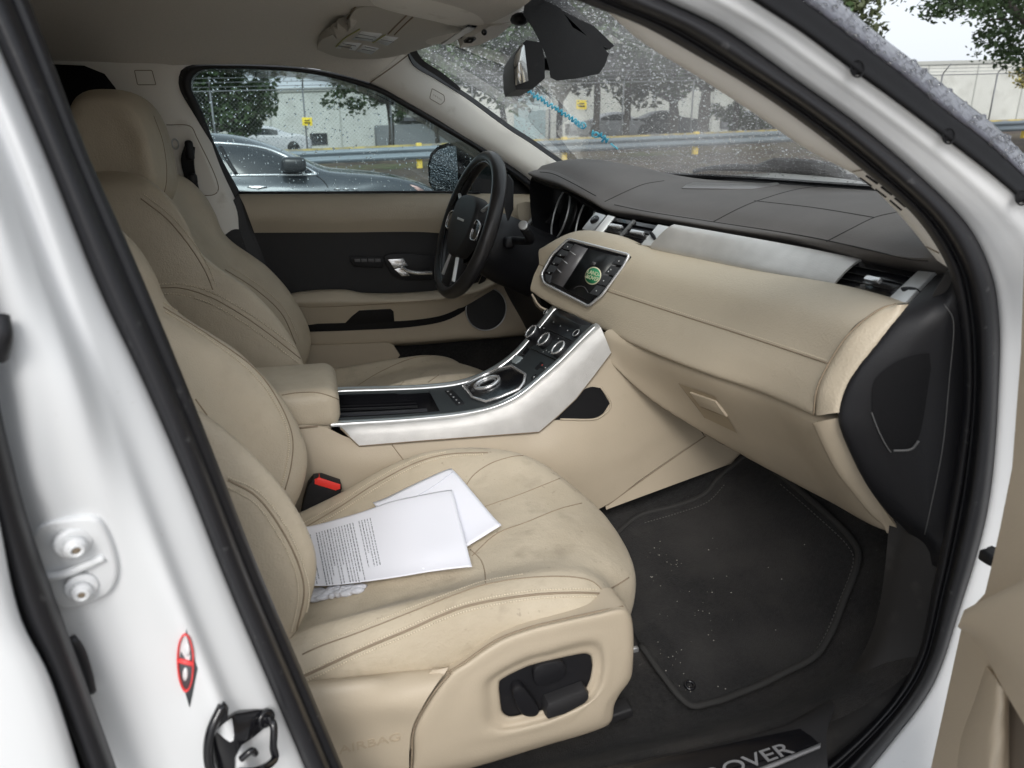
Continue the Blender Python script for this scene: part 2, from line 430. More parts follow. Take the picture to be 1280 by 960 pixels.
# rear door edge and skin left of the gap
Lo = [(-260, -70), (-190, 60), (-130, 200), (-70, 360), (-35, 500), (-5, 650), (22, 772), (58, 845), (112, 1015)]
mb.loft([yl(-.90, [(a+4, b) for a, b in Lo]), yl(-.935, [(a-6, b) for a, b in Lo]), yl(-.95, [(a-120, b) for a, b in Lo]), yl(-.945, [(a-420, b) for a, b in Lo])], nu=60, nv=20, thick=.004)
jamb = mb.build('rear_pillar_panel', M['white'], CAR, 'white painted door pillar and rear door edge')
TJ = bvh(jamb)
mb = MB()
def mid(a, b, ya, yb, bulge, t=.5): 
    return [Y(u0+(u1-u0)*t, v0+(v1-v0)*t, ya+(yb-ya)*t-bulge) for (u0, v0), (u1, v1) in zip(a, b)]
mb.loft([yl(-.800, Sv), mid(Sv, Si, -.80, -.765, .022, .22), mid(Sv, Si, -.80, -.765, .026, .5), mid(Sv, Si, -.80, -.765, .006, .74), mid(Sv, Si, -.80, -.765, .010, .84), yl(-.768, Si), yl(-.745, Si)], nu=90, nv=30)
# front loop
E1 = [(735, -52), (830, 0), (901, 34), (987, 94), (1085, 165), (1175, 244), (1212, 285), (1239, 340), (1249, 400), (1248, 487), (1242, 581), (1234, 640), (1222, 690), (1201, 757), (1167, 855), (1119, 922), (1060, 990), (990, 1040)]
E0 = [(640, -42), (722, 0), (800, 30), (875, 71), (950, 116), (1025, 169), (1085, 217), (1137, 262), (1167, 300), (1186, 335), (1201, 405), (1205, 487), (1197, 570), (1182, 660), (1164, 750), (1149, 817), (1119, 870), (1060, 932), (990, 985), (930, 1010)]
def rs(pts, n): return [(p.x, p.y) for p in cr([Vector((a, b, 0)) for a, b in pts], n)]
e1 = rs(E1, 40); e0 = rs(E0, 40)
mb.loft([yl(-.79, e1), mid(e1, e0, -.79, -.765, .020, .2), mid(e1, e0, -.79, -.765, .024, .45), mid(e1, e0, -.79, -.765, .004, .68), mid(e1, e0, -.79, -.765, .010, .8), yl(-.768, e0), yl(-.745, e0)], nu=120, nv=32)
# the seal over the roof opening and along the sill, out of the frame
top = [Y(-20, -75, -.78), V3(-.26, -.77, 1.42), V3(-.12, -.745, 1.46), V3(.06, -.745, 1.46), Y(690, -40, -.78)]
mb.tube(top, .022, n=40)
mb.tube([Y(1010, 1010, -.785), V3(.62, -.80, .335), V3(.2, -.80, .33), V3(-.02, -.79, .36), Y(425, 1000, -.785)], .02, n=30)
seal = mb.build('door_seal', M['rubber'], CAR)
# white front pillar between the seal and its outer rubber
E2 = [(850, -60), (939, 0), (1002, 41), (1062, 86), (1115, 124), (1175, 169), (1269, 244), (1330, 310), (1375, 400), (1390, 500), (1390, 600), (1375, 700), (1340, 800), (1280, 900), (1200, 1000), (1120, 1060)]
e2 = rs(E2, 40)
def yt(a, b, pts):      # depth a on the sloping pillar, b on the upright hinge pillar
    out = []
    for u, v in pts:
        t = max(0, min(1, (v-170)/240)); t = t*t*(3-2*t); out.append(Y(u, v, a+(b-a)*t))
    return out
mb = MB()
mb.loft([yl(-.765, e1), yl(-.79, e1), yt(-.800, -.803, mix(e1, e2, .14)), yt(-.806, -.817, mix(e1, e2, .3)), yt(-.811, -.829, mix(e1, e2, .45)), yt(-.817, -.842, mix(e1, e2, .62)), yt(-.820, -.855, mix(e1, e2, .8)), yt(-.824, -.868, e2), yt(-.816, -.86, mix(e1, e2, 1.06))], nu=110, nv=60, thick=.004)
# roof side rail, sill skin (out of the frame)
mb.loft([[V3(-.35, -.79, 1.40), V3(-.15, -.80, 1.475), V3(.05, -.79, 1.485), Y(735, -52, -.79)], [V3(-.36, -.84, 1.44), V3(-.15, -.83, 1.51), V3(.08, -.82, 1.52), Y(850, -60, -.79)]], nu=20, nv=4, thick=.01)
mb.loft([[V3(-1.2, -.80, .335), V3(.62, -.80, .335), V3(.72, -.80, .34)], [V3(-1.2, -.90, .32), V3(.62, -.90, .32), V3(.74, -.90, .34)], [V3(-1.2, -.92, .22), V3(.62, -.92, .22), V3(.9, -.92, .22)]], nu=20, nv=12, thick=.01)
mb.loft([[V3(-1.6, -.70, 1.50), V3(-.6, -.71, 1.56), V3(.1, -.70, 1.575), V3(.36, -.66, 1.54)], [V3(-1.6, 0, 1.56), V3(-.6, 0, 1.64), V3(.1, 0, 1.62), V3(.50, 0, 1.565)], [V3(-1.6, .70, 1.50), V3(-.6, .71, 1.56), V3(.1, .70, 1.575), V3(.34, .66, 1.535)]], nu=24, nv=16, thick=.012)   # roof
fp = mb.build('front_pillar_panel', M['white'], CAR, 'white painted windscreen pillar, sill and roof skin')
# bonnet and far wing (seen from elsewhere)
mb = MB()
mb.loft([[V3(1.02, -.84, 1.02), V3(1.5, -.86, .98), V3(1.95, -.78, .86)], [V3(1.22, -.4, 1.08), V3(1.6, -.4, 1.05), V3(2.1, -.38, .92)], [V3(1.27, 0, 1.09), V3(1.6, 0, 1.06), V3(2.15, 0, .93)],
         [V3(1.22, .4, 1.08), V3(1.6, .4, 1.05), V3(2.1, .38, .92)], [V3(1.02, .84, 1.02), V3(1.5, .86, .98), V3(1.95, .78, .86)]], nu=20, nv=30, thick=.01)
mb.build('bonnet', M['white'], CAR)
# outer rubber strip of the pillar with its clips, and the rain-beaded outer trim
E3 = [(915, -62), (1002, 0), (1062, 45), (1122, 90), (1182, 139), (1231, 176), (1280, 221), (1345, 290), (1400, 380)]
E4 = [(955, -70), (1047, 0), (1095, 40), (1160, 90), (1210, 130), (1240, 153), (1280, 192), (1350, 255), (1410, 330)]
e3 = rs(E3, 30); e4 = rs(E4, 30); e2b = rs(E2[:9], 30)
mb = MB()
mb.loft([yt(-.822, -.863, e2b), yt(-.832, -.872, mix(e2b, e3, .12)), yt(-.826, -.870, mix(e2b, e3, .5)), yt(-.815, -.868, e3), yt(-.80, -.85, e3)], nu=60, nv=16, thick=.004)
for (u, v) in ((1070, 86), (1184, 170), (1275, 247)):
    c_ = yt(-.829, -.87, [(u, v)])[0]; mb.blob(c_, (.006, .0025, .006)); mb.ring(c_-V3(0, .002, 0), (0, -1, .2), .008, .001, k=16, kk=6)
mb.build('pillar_rubber_strip', M['deep'], CAR)
mb = MB()
mb.loft([yt(-.803, -.855, e3), yt(-.816, -.868, e3), yt(-.812, -.868, mix(e3, e4, .35)), yt(-.795, -.85, mix(e3, e4, .8)), yt(-.78, -.835, e4), yt(-.74, -.80, [(a-8, b+6) for a, b in e4])], nu=60, nv=20, thick=.004)
wet = mb.build('pillar_outer_trim', M['wet'], CAR, 'dark outer windscreen trim covered in rain beads')
# beads on the trim
TW = bvh(wet); mb = MB()
for i in range(420):
    t = random.random(); k = random.random(); u0 = e3[0][0]+(e3[-1][0]-e3[0][0])*t
    j = t*(len(e3)-1); a = int(j); f = j-a
    if a >= len(e3)-1: continue
    p3 = (e3[a][0]+(e3[a+1][0]-e3[a][0])*f, e3[a][1]+(e3[a+1][1]-e3[a][1])*f)
    p4 = (e4[a][0]+(e4[a+1][0]-e4[a][0])*f, e4[a][1]+(e4[a+1][1]-e4[a][1])*f)
    q, n = hit(TW, p3[0]+(p4[0]-p3[0])*k, p3[1]+(p4[1]-p3[1])*k)
    if q is None: continue
    r = random.choice([.0012, .0016, .002, .0028, .004])
    mb.blob(q, (r, r, r*.8), 8, 5)
wt = mb.build('raindrops', M['water']); wt['kind'] = 'stuff'; tag(wt, 'rain beads clinging to the dark outer windscreen trim', 'raindrops')
# ---- rubber of the rear door gap, hinge bracket, striker, sticker
mb = MB()
LL = [(a, b) for a, b in Lv]; LL = [(-200, -70), (-140, 60), (-85, 200), (-30, 360), (8, 545), (37, 656), (71, 752), (87, 797), (137, 935), (165, 1015)]
Lo2 = [(-260, -70), (-200, 60), (-140, 200), (-80, 360), (-30, 560), (0, 680), (27, 777), (62, 850), (108, 965), (126, 1015)]
mb.loft([yl(-.885, LL), mid(LL, Lo2, -.885, -.90, .022, .25), mid(LL, Lo2, -.885, -.90, .024, .7), yl(-.90, Lo2)], nu=70, nv=16)
mb.tube([Y(-4, 395, -.895), Y(0, 420, -.90), Y(-5, 446, -.895)], .008, n=14)
mb.tube([Y(88, 798, -.862), Y(99, 812, -.862), Y(108, 838, -.862), Y(114, 865, -.862)], .0045, n=16)
mb.build('rear_door_seal', M['rubber'], CAR)
mb = MB()
hp = [(44, 668), (58, 652), (100, 643), (122, 644), (136, 662), (149, 712), (140, 735), (118, 748), (80, 755), (62, 742), (48, 700)]
decal(mb, TJ, hp, h=.007, bev=.003, rnd=40, lift=-.012)
def tb(t, u, v, h): return hit(t, u, v, h)
for (u, v, r) in ((90, 673, .015), (102, 729, .0135)):
    p, n = tb(TJ, u, v, .004)
    mb.disc(p, n, r, .006, .003); mb.disc(p+n*.005, n, r*.62, .009, .003, k=24); mb.ring(p+n*.0145, n, r*.35, .002, k=16)
seam_pts = [(58, 716), (80, 712), (104, 702), (132, 690)]
P = trace(TJ, seam_pts, .007, 12); mb.tube(P, .004, sm=False)
mb.build('hinge_bracket', M['white'], CAR)
mb = MB()
for (u, v, r) in ((90, 673, .0045), (102, 729, .004)):
    mb.mark(); p, n = tb(TJ, u, v, .004); mb.disc(p+n*.0105, n, r, .004, 0, k=6)
mb.build('bolt_socket', M['groove'], CAR)
# sticker: dark diamond, red prohibition ring and bar, pale figure
mb = MB(); decal(mb, TJ, [(233, 786), (247, 836), (237, 884), (222, 832)], h=.0008, bev=0, lift=-.001)
stk = mb.build('warning_sticker', M['greyst'], CAR, 'dark diamond sticker with a red ring and bar')
def ell(cx, cy, rx, ry, n=28, rot=0):
    return [(cx+rx*math.cos(a)*math.cos(rot)-ry*math.sin(a)*math.sin(rot), cy+rx*math.cos(a)*math.sin(rot)+ry*math.sin(a)*math.cos(rot)) for a in [2*math.pi*i/n for i in range(n)]]
mb = MB(); P = trace(TJ, ell(232.5, 827, 9.5, 35, 40, -.03), .0012); mb.tube(P, .0024, closed=True, sm=False, k=6, flat=.4)
P = trace(TJ, [(224, 824), (242, 829)], .0014); mb.tube(P, .0026, sm=False, k=6)
mb.build('red_ring', M['redsticker'], stk)
mb = MB(); decal(mb, TJ, ell(235, 812, 2.5, 7, 12), h=.0016, bev=0); decal(mb, TJ, ell(232, 842, 3, 8, 12), h=.0016, bev=0); mb.build('figure_print', M['markw'], stk)
# striker loop
mb = MB()
def jp(u, v, l): return hit(TJ, u, v, l)[0]
pl = [(279, 876), (284, 882), (283, 895), (292, 890), (320, 886), (332, 886), (341, 893), (340, 903), (330, 908), (312, 922), (300, 930), (292, 945), (292, 970), (276, 980), (266, 950), (262, 915), (268, 890)]
decal(mb, TJ, pl, h=.004, bev=.0015, lift=-.004)
mb.tube([jp(328, 896, .003), jp(328, 896, .020), jp(326, 925, .022), jp(322, 945, .022), jp(306, 957, .020), jp(298, 962, .004)], .0042, n=40)
mb.disc(jp(329, 896, .002), hit(TJ, 329, 896)[1], .010, .006, .002)
mb.tube([jp(276, 880, .004), jp(270, 900, .012), jp(268, 930, .014), jp(274, 975, .012)], .005, n=24)
mb.tube([jp(300, 946, .004), jp(302, 938, .012), jp(308, 944, .010)], .0035, n=12)
mb.build('door_striker', M['gloss'], CAR)

# ------------------------------------------------------------------ headliner, far pillar, window frame
mb = MB()
mb.loft([[V3(-1.5, -.70, 1.42), V3(-.6, -.72, 1.45), V3(-.1, -.715, 1.49), V3(.15, -.71, 1.475), V3(.30, -.66, 1.45)],
         [V3(-1.5, -.45, 1.48), V3(-.6, -.45, 1.53), V3(0, -.45, 1.54), V3(.2, -.45, 1.525), V3(.36, -.42, 1.50)],
         [V3(-1.5, 0, 1.50), V3(-.6, 0, 1.55), V3(0, 0, 1.555), V3(.25, 0, 1.535), V3(.42, 0, 1.515)],
         [V3(-1.5, .40, 1.47), V3(-.6, .40, 1.525), V3(0, .40, 1.53), V3(.2, .40, 1.515), V3(.34, .36, 1.50)],
         [V3(-1.5, .58, 1.42), Y(40, 66, .57), Y(200, 62, .57), Y(330, 62, .57), Y(420, 66, .56), Y(512, 66, .61)],
         [V3(-1.5, .63, 1.38), Y(60, 86, .63), Y(150, 84, .63), Y(238, 81, .63), Y(330, 81, .63), Y(400, 87, .63), Y(462, 103, .63)]], nu=70, nv=60, thick=.006)
hl = mb.build('headliner', M['liner'], CAR)
TH = bvh(hl)
# door window frame, black
Wi = [(299, 240), (272, 190), (250, 135), (238, 108), (241, 95), (252, 88), (290, 86), (330, 87), (374, 90), (410, 96), (446, 106), (475, 116), (505, 133), (547, 158), (600, 190), (650, 226), (668, 242)]
Wo = [(288, 259), (258, 195), (234, 135), (222, 105), (226, 88), (240, 81), (290, 80), (330, 81), (376, 84), (414, 90), (450, 99), (478, 109), (509, 126), (552, 151), (604, 183), (656, 220), (690, 246)]
mb = MB()
wy = [.70]+[.69, .66, .645, .64]+[.64]*8+[.645, .66, .68, .69]
mb.loft([yl(wy, Wo), [Y(u0*.5+u1*.5, v0*.5+v1*.5, y-.012) for (u0, v0), (u1, v1), y in zip(Wi, Wo, wy)], yl([y-.006 for y in wy], Wi), yl([y+.025 for y in wy], Wi)], nu=90, nv=14)
mb.loft([YL(.705, (596, 186), (640, 216), (690, 250)), YL(.70, (590, 243), (630, 243), (688, 262))], nu=10, nv=3, thick=.01)          # black sail panel by the mirror
mb.loft([YL(.69, (228, 200), (262, 250), (284, 290), (318, 350), (348, 400)), YL(.705, (240, 200), (300, 242), (330, 285), (350, 345), (380, 395))], nu=20, nv=4, thick=.01); mb.loft([YL(.66, (283, 259), (293, 285), (326, 350), (352, 400)), YL(.67, (299, 243), (311, 285), (336, 345), (362, 395))], nu=20, nv=4, thick=.01)  # black seam at the door's rear edge
mb.loft([YL(.655, (262, 287), (300, 350), (350, 440)), YL(.66, (300, 287), (322, 350), (366, 430))], nu=10, nv=3, thick=.01)
mb.tube(YL(.695, (298, 241), (420, 240.5), (560, 240), (600, 241)), .0035, n=20)
mb.build('window_frame', M['rubber'], CAR)
# far centre-pillar trim
mb = MB()
mb.loft([YL(.60, (50, 66), (70, 160), (110, 260), (170, 330)), YL(.615, (150, 66), (165, 150), (200, 220), (235, 300)), YL(.625, (205, 66), (212, 130), (228, 200), (252, 260), (270, 300)),
         YL(.645, (238, 72), (224, 110), (240, 150), (263, 210), (287, 262), (291, 287)), YL(.675, (250, 72), (236, 110), (254, 150), (276, 210), (299, 262), (303, 287))], nu=30, nv=30, thick=.006)
mb.loft([YL(.608, (205, 156), (212, 158), (238, 160)), YL(.612, (216, 200), (226, 201), (258, 203)), YL(.614, (222, 240), (240, 242), (272, 240))], nu=12, nv=10, thick=.003)   # raised belt cover
bp = mb.build('centre_pillar_trim', M['pillar'], CAR)
TB = bvh(bp)
mb = MB()
seam(mb, TB, [(168, 88), (190, 88), (195, 106), (172, 106)], .0010, 40, poly=1.5); seam(mb, TB, [(208, 156), (238, 158), (246, 172), (273, 236), (268, 243), (235, 243)], .0012, 50)
mb.build('trim_outline', M['groove'], bp)
mb = MB()
mb.loft([YL(.595, (232, 178), (226, 198), (230, 220), (240, 250), (248, 278)), YL(.59, (243, 184), (242, 205), (246, 228), (252, 250), (262, 284))], nu=20, nv=5, thick=.006)
mb.box(Y(237, 188, .592), (.02, .02, .05), .008); mb.box(Y(241, 224, .590), (.022, .025, .03), .008)
sb = mb.build('seat_belt', M['black'], CAR, 'black seat belt hanging by the far centre pillar')
mb = MB(); mb.mark(); mb.tube(YL(.575, (229, 250), (231, 240), (232, 232), (230, 228)), .001, n=14, k=6); mb.mark(); mb.ring(Y(219, 180, .60), (1, -.6, 0), .012, .002); mb.build('belt_guide', M['satin'], sb)
# dark rear compartment
mb = MB()
mb.plate(YL(.585, (-60, 80), (60, 80), (105, 82), (130, 92), (144, 110), (150, 135), (146, 190), (-60, 200)), V3(0, .008, 0), .003, 0)
mb.build('rear_side_glass', M['deep'], CAR)
mb = MB()
mb.box((-1.55, 0, .95), (.05, 1.45, 1.3), .02); mb.box((-.95, .74, .80), (1.3, .05, 1.3), .02); mb.box((-.95, -.74, .80), (1.25, .05, 1.3), .02)
mb.build('rear_compartment', M['soft'], CAR)
mb = MB(); mb.box((-1.15, 0, .58), (.55, 1.2, .22), .06); mb.box((-1.40, 0, .88), (.2, 1.2, .6), .06, Matrix.Rotation(R(-14), 3, 'Y')); mb.build('rear_bench', M['leather'], CAR)
# far windscreen pillar trim
At = [(508, 62), (516, 80), (545, 98), (580, 120), (635, 160), (660, 176), (690, 197), (712, 212), (735, 232)]
Ab = [(462, 103), (480, 113), (500, 125), (540, 150), (577, 175), (627, 202), (650, 216), (664, 228), (690, 250)]
ya = [.62, .628, .636, .642, .65, .665, .672, .678, .685]; yb = [.635, .64, .64, .65, .66, .675, .68, .685, .69]
mb = MB()
mb.loft([yl([y+.03 for y in ya], At), yl(ya, At), [Y(a[0]*.7+b[0]*.3, a[1]*.7+b[1]*.3, y0*.7+y1*.3-.016) for a, b, y0, y1 in zip(At, Ab, ya, yb)],
         [Y(a[0]*.3+b[0]*.7, a[1]*.3+b[1]*.7, y0*.3+y1*.7-.020) for a, b, y0, y1 in zip(At, Ab, ya, yb)], yl(yb, Ab), yl([y+.02 for y in yb], Ab)], nu=60, nv=30, thick=.004)
ap = mb.build('windscreen_pillar_trim', M['pillar'], CAR)
TA = bvh(ap, hl)
mb = MB(); seam(mb, TA, [(540, 110.5), (555, 119), (556, 126), (551, 131), (537, 123)], .0009, 40, poly=1.5); seam(mb, TA, [(511, 68), (490, 84), (463, 103)], .0014, 40)
for k in range(5): seam(mb, TA, [(542+k*2.2, 117.6+k*1.4), (542.6+k*2.2, 120+k*1.4)], .0005, 4)
mb.build('trim_outline', M['groove'], ap)
# black frit line along the windscreen edge
mb = MB(); 
mb.loft([yl([y-.004 for y in ya], [(a+1, b+1) for a, b in At]), yl([y+.01 for y in ya], [(a+4, b-3) for a, b in At])], nu=50, nv=3, thick=.004)
mb.loft([yl([.60, .61, .622, .63], [(509, 60), (520, 77), (548, 96), (575, 114)]), yl([.60, .61, .622, .63], [(519, 60), (529, 75), (553, 91), (576, 110)])], nu=20, nv=3, thick=.006)
# near windscreen pillar trim (beige strip) is separate
mb.build('windscreen_seal', M['rubber'], CAR)
En = E0[:10]; en = rs(En, 40)
Gn = [(650, -60), (722, -12), (752, 8), (800, 50), (875, 97), (950, 146), (1010, 187), (1050, 208), (1078, 224), (1110, 252), (1140, 285), (1172, 326)]
gn = rs(Gn, 40)
mb = MB(); mb.loft([yl(-.755, en), yl(-.75, mix(en, gn, .3)), yl(-.735, mix(en, gn, .8)), yl(-.72, gn), yl(-.69, [(a-2, b-1) for a, b in gn])], nu=70, nv=16, thick=.004)
npt = mb.build('windscreen_pillar_trim', M['pillar'], CAR, 'thin beige trim strip beside the black door seal')
TN = bvh(npt); mb = MB()
for (a, b) in (((1076, 222), (1090, 232)), ((1095, 236), (1108, 246)), ((1113, 250), (1127, 262)), ((1083, 219), (1097, 229)), ((1102, 233), (1115, 243)), ((1119, 247), (1132, 258))):
    seam(mb, TN, [a, b], .0016, 8, k=6)
mb.build('demister_slot', M['black'], npt)
mb = MB(); seam(mb, TN, [(1158, 308), (1174, 316)], .001, 8); seam(mb, TN, [(1066, 214), (1080, 212)], .0008, 8); mb.build('trim_outline', M['groove'], npt)

# ------------------------------------------------------------------ windscreen
wb = [V3(.76, -.78, 1.16), V3(.86, -.70, 1.165), V3(1.0, -.55, 1.175), V3(1.13, -.3, 1.18), V3(1.17, 0, 1.18), V3(1.12, .3, 1.185), V3(.97, .52, 1.19), V3(.85, .665, 1.187), V3(.79, .74, 1.18)]
wtp = [V3(.20, -.76, 1.44), Y(640, -48, -.70), V3(.38, -.45, 1.51), V3(.44, -.2, 1.525), V3(.46, 0, 1.53), V3(.43, .2, 1.52), V3(.36, .40, 1.505), Y(508, 54, .63), V3(.21, .70, 1.455)]
wm = [a.lerp(b, .5)+V3(.02, 0, .03) for a, b in zip(wb, wtp)]
mb = MB(); mb.loft([wb, wm, wtp], nu=50, nv=30)
ws = mb.build('windscreen', M['screen'], CAR)
TS = bvh(ws)
mb = MB()
V = mb
for i in range(9500):
    a = random.random(); b = random.random()
    lo_ = cr(wb, 2) if False else None
    i0 = a*(len(wb)-1); k = min(int(i0), len(wb)-2); f = i0-k
    p0 = wb[k].lerp(wb[k+1], f); p1 = wm[k].lerp(wm[k+1], f); p2 = wtp[k].lerp(wtp[k+1], f)
    p = p0*((1-b)*(1-2*b)) + p1*(4*b*(1-b)) + p2*(b*(2*b-1))
    r = random.choice([.0008, .0010, .0013, .0017, .0022, .003]) * (1.35 if random.random() < .08 else 1)
    mb.blob(p+V3(.0015, 0, .0035), (r, r, r*.6), 6, 4)
rd = mb.build('raindrops', M['water']); rd['kind'] = 'stuff'; tag(rd, 'many raindrops all over the outside of the windscreen', 'raindrops')
mb = MB(); mb.loft([[p+V3(.004, 0, -.006) for p in wb], [p+V3(.10, 0, -.02) for p in wb], [p+V3(.22, 0, -.05) for p in wb]], nu=40, nv=8, thick=.01); mb.build('cowl', M['deep'], CAR)
# blue marker writing on the outside of the glass, seen from behind
mb = MB()
u, v = 663, 118
pts = [(658, 113)]; x, y = 658, 113
random.seed(3)
strk = []
n = 0
x0, y0, x1, y1 = 658, 113, 731, 160
N = 34; cur = []
for k in range(N+1):
    t = k/N; bx = x0+(x1-x0)*t; by = y0+(y1-y0)*t
    s = (-1)**k; am = random.uniform(1.8, 3.6)
    cur.append((bx+.5*s*am+random.uniform(-.8, .8), by-s*am*.9))
strk.append(cur)
strk += [[(715, 150), (722, 158), (728, 161), (732, 158), (730, 154), (726, 154)], [(741, 164), (740, 170), (746, 172), (748, 168), (744, 166), (741, 168)], [(748, 172), (752, 166), (751, 173), (756, 170)],
         [(752, 178), (757, 172), (757, 179), (760, 174)], [(756, 173), (752, 177)], [(748, 169), (759, 177)], [(763, 180), (768, 184), (772, 187)]]
for s_ in strk: 
    P = trace(TS, s_, -.002, max(6, len(s_)*3)); mb.mark()
    if len(P) > 2: mb.tube(P, .0026, sm=False, k=5)
mk = mb.build('marker_writing', M['blue'], ws)
# driver's window
mb = MB(); mb.loft([yl([y+.02 for y in wy[:9]]+[.66]*8, Wi), ] + [[Y(310, 243, .735), Y(360, 243, .735), Y(420, 243, .735), Y(480, 243, .735), Y(540, 243, .735), Y(600, 243, .735), Y(668, 246, .735)]], nu=50, nv=2, lin=True) if False else None
q = [Y(u, v, y+.02) for (u, v), y in zip(Wi, wy)]
mb.plate(cr(q[:], 60)+[Y(480, 243, .725), Y(400, 243, .725)], V3(0, .004, 0))
dw = mb.build('driver_window', M['glass'], CAR)
TD = bvh(dw); random.seed(11)
mb = MB()
for i in range(900):
    u = random.uniform(238, 600); v = random.uniform(86, 240)
    p, n = hit(TD, u, v, -.0065)
    if p is None: continue
    r = random.choice([.0010, .0013, .0016, .002, .0026]); mb.blob(p, (r, r*.6, r*random.uniform(1, 1.3)), 8, 5)
rd2 = mb.build('raindrops', M['water']); rd2['kind'] = 'stuff'; tag(rd2, "scattered raindrops on the driver's side window", 'raindrops')
# wiper
mb = MB()
wp = [(837, 226), (870, 216), (905, 212), (960, 215), (1010, 221), (1050, 227), (1085, 231)]
P = trace(TS, [(840, 224), (900, 213), (960, 215), (1020, 222), (1088, 231)], -.012, 20)
mb.tube(P, .006, sm=False)
P = trace(TS, [(842, 221), (880, 219), (960, 222), (1030, 228), (1086, 233)], -.02, 20); mb.tube(P, .008, sm=False, flat=.6)
mb.loft([trace(TS, [(960, 208.5), (1000, 211), (1040, 217)], -.02), trace(TS, [(940, 216), (1000, 222), (1050, 228)], -.02)], nu=10, nv=3, thick=.006)
mb.build('wiper', M['black'], CAR)
# ------------------------------------------------------------------ sun visor, overhead console, interior mirror
mb = MB()
mb.loft([[Y(396, 62, .50), Y(425, 72, .53), Y(478, 73, .53), Y(525, 62, .49), Y(562, 50, .44), Y(592, 44, .40)],
         [Y(400, 52, .44), Y(430, 58, .44), Y(480, 60, .44), Y(530, 54, .42), Y(566, 46, .38), Y(594, 42, .36)],
         [Y(418, 42, .34), Y(440, 30, .28), Y(500, 34, .26), Y(550, 40, .26), Y(580, 40, .26), Y(598, 38, .26)],
         [Y(432, 34, .30), Y(450, 10, .2), Y(505, 14, .18), Y(555, 30, .2), Y(585, 34, .2), Y(600, 34, .2)]], nu=50, nv=30, thick=.018)
vz = mb.build_auto('sun_visor', mat('visor_cloth', (.50, .475, .43), .9, bump=(600, .3, .0008)), CAR, "driver's sun visor with warning labels")
TV = bvh(vz)
mb = MB()
for l in ([(446, -2), (434, 8), (425, 20)], [(456, -2), (444, 10), (434, 23)], [(508, 19), (495, 32), (485, 42)], [(516, 21), (503, 33), (493, 43)]): seam(mb, TV, l, .0016, 20, lift=.001)
mb.build('visor_groove', M['groove'], vz)
mb = MB()
for q in ([(420, 60), (430, 52), (452, 54), (444, 63)], [(440, 49), (452, 39), (478, 42), (468, 52)], [(470, 52), (480, 44), (498, 47), (484, 57)], [(446, 64), (454, 56), (474, 60), (464, 68)]):
    decal(mb, TV, q, h=.0006, bev=0)
lb = mb.build('warning_label', M['markw'], vz)
mb = MB()
for (a, b) in (((423, 57), (440, 60)), ((428, 54), (445, 57)), ((448, 42), (470, 46)), ((444, 46), (466, 49)), ((476, 49), (492, 52)), ((452, 61), (468, 64)), ((456, 58), (470, 61))):
    seam(mb, TV, [a, b], .0009, 8, lift=.0008)
mb.build('label_print', M['greyst'], lb)
mb = MB(); seam(mb, TV, [(420, 58), (430, 48), (450, 36)], .0016, 16, lift=.0006); seam(mb, TV, [(466, 53), (482, 43)], .0014, 16, lift=.0006); mb.build('label_stripe', mat('olive_stripe', (.35, .36, .12), .7), lb)
mb = MB()
mb.loft([[V3(-.05, -.02, 1.535), Y(445, -60, .0), Y(540, -60, -.01), Y(620, -60, -.02), Y(668, -60, -.02)],
         [Y(435, -30, .06), Y(452, -12, .06), Y(540, -4, .05), Y(620, -4, .04), Y(666, -16, .03)],
         [Y(440, -20, .16), Y(460, 4, .19), Y(530, 22, .18), Y(600, 32, .17), Y(640, 22, .14), Y(661, 2, .12)],
         [Y(442, -16, .22), Y(462, 5, .24), Y(532, 26, .23), Y(605, 38, .22), Y(645, 26, .20), Y(662, 4, .18)]], nu=50, nv=26, thick=.01)
oc = mb.build('overhead_console', M['pillar'], CAR, 'beige overhead console above the mirror')
mb = MB(); mb.plate([Y(575, 60, .20), Y(583, 49, .17), Y(612, 33, .15), Y(640, 30, .16), Y(622, 46, .2), Y(600, 56, .21)], V3(.0, .03, .03), .004); mb.build_auto('sensor_housing', M['liner'], oc)
mb = MB(); mb.plate([Y(551, 54, .21), Y(562, 53, .21), Y(594, 34, .17), Y(584, 33, .17)], V3(0, -.003, -.004), .001); mb.build('reading_lamp', M['markw'], oc)
mb = MB(); mb.plate([Y(566, 47, .205), Y(585, 31, .168), Y(596, 32, .168), Y(578, 47, .20)], V3(0, -.002, -.002), .0); mb.disc(Y(605, 40, .148), V3(0, -1, -.4), .006, .004, 0, 16); mb.plate([Y(579, 51, .172), Y(585, 46, .165), Y(594, 46, .165), Y(588, 51, .172)], V3(0, -.012, -.006), 0); mb.build('lens', M['gloss'], oc)
# mirror shroud
mb = MB()
mb.plate(YL(-.02, (646, -40), (656, 0), (654, 18), (667, 37), (676, 55), (681, 66), (686, 84), (688, 97), (696, 101), (722, 98), (749, 92), (756, 82), (761, 67), (751, 55), (740, 49), (716, 34), (700, 9), (704, -40)), V3(.02, .06, .01), .008, 0)
mb.plate(YL(-.01, (697, 9), (704, -4), (768, 57), (762, 62), (742, 53)), V3(.0, .11, .01), .003)
mb.blob(Y(650, 24, .06), (.02, .03, .012))
mb.build_auto('mirror_mount', M['black'], CAR)
mb = MB()
c0 = YL(.02, (642, 82), (644, 68), (654, 53), (658, 50), (678, 53), (682, 75), (682, 99), (666, 111), (645, 112), (643, 104))
mb.plate(YL(-.03, (642, 82), (644, 68), (654, 53), (658, 50), (677, 53), (681, 75), (681, 98), (666, 111), (645, 112), (643, 104)), V3(.03, .20, .0), .006)
rm = mb.build_auto('rear_view_mirror', M['black'], CAR)
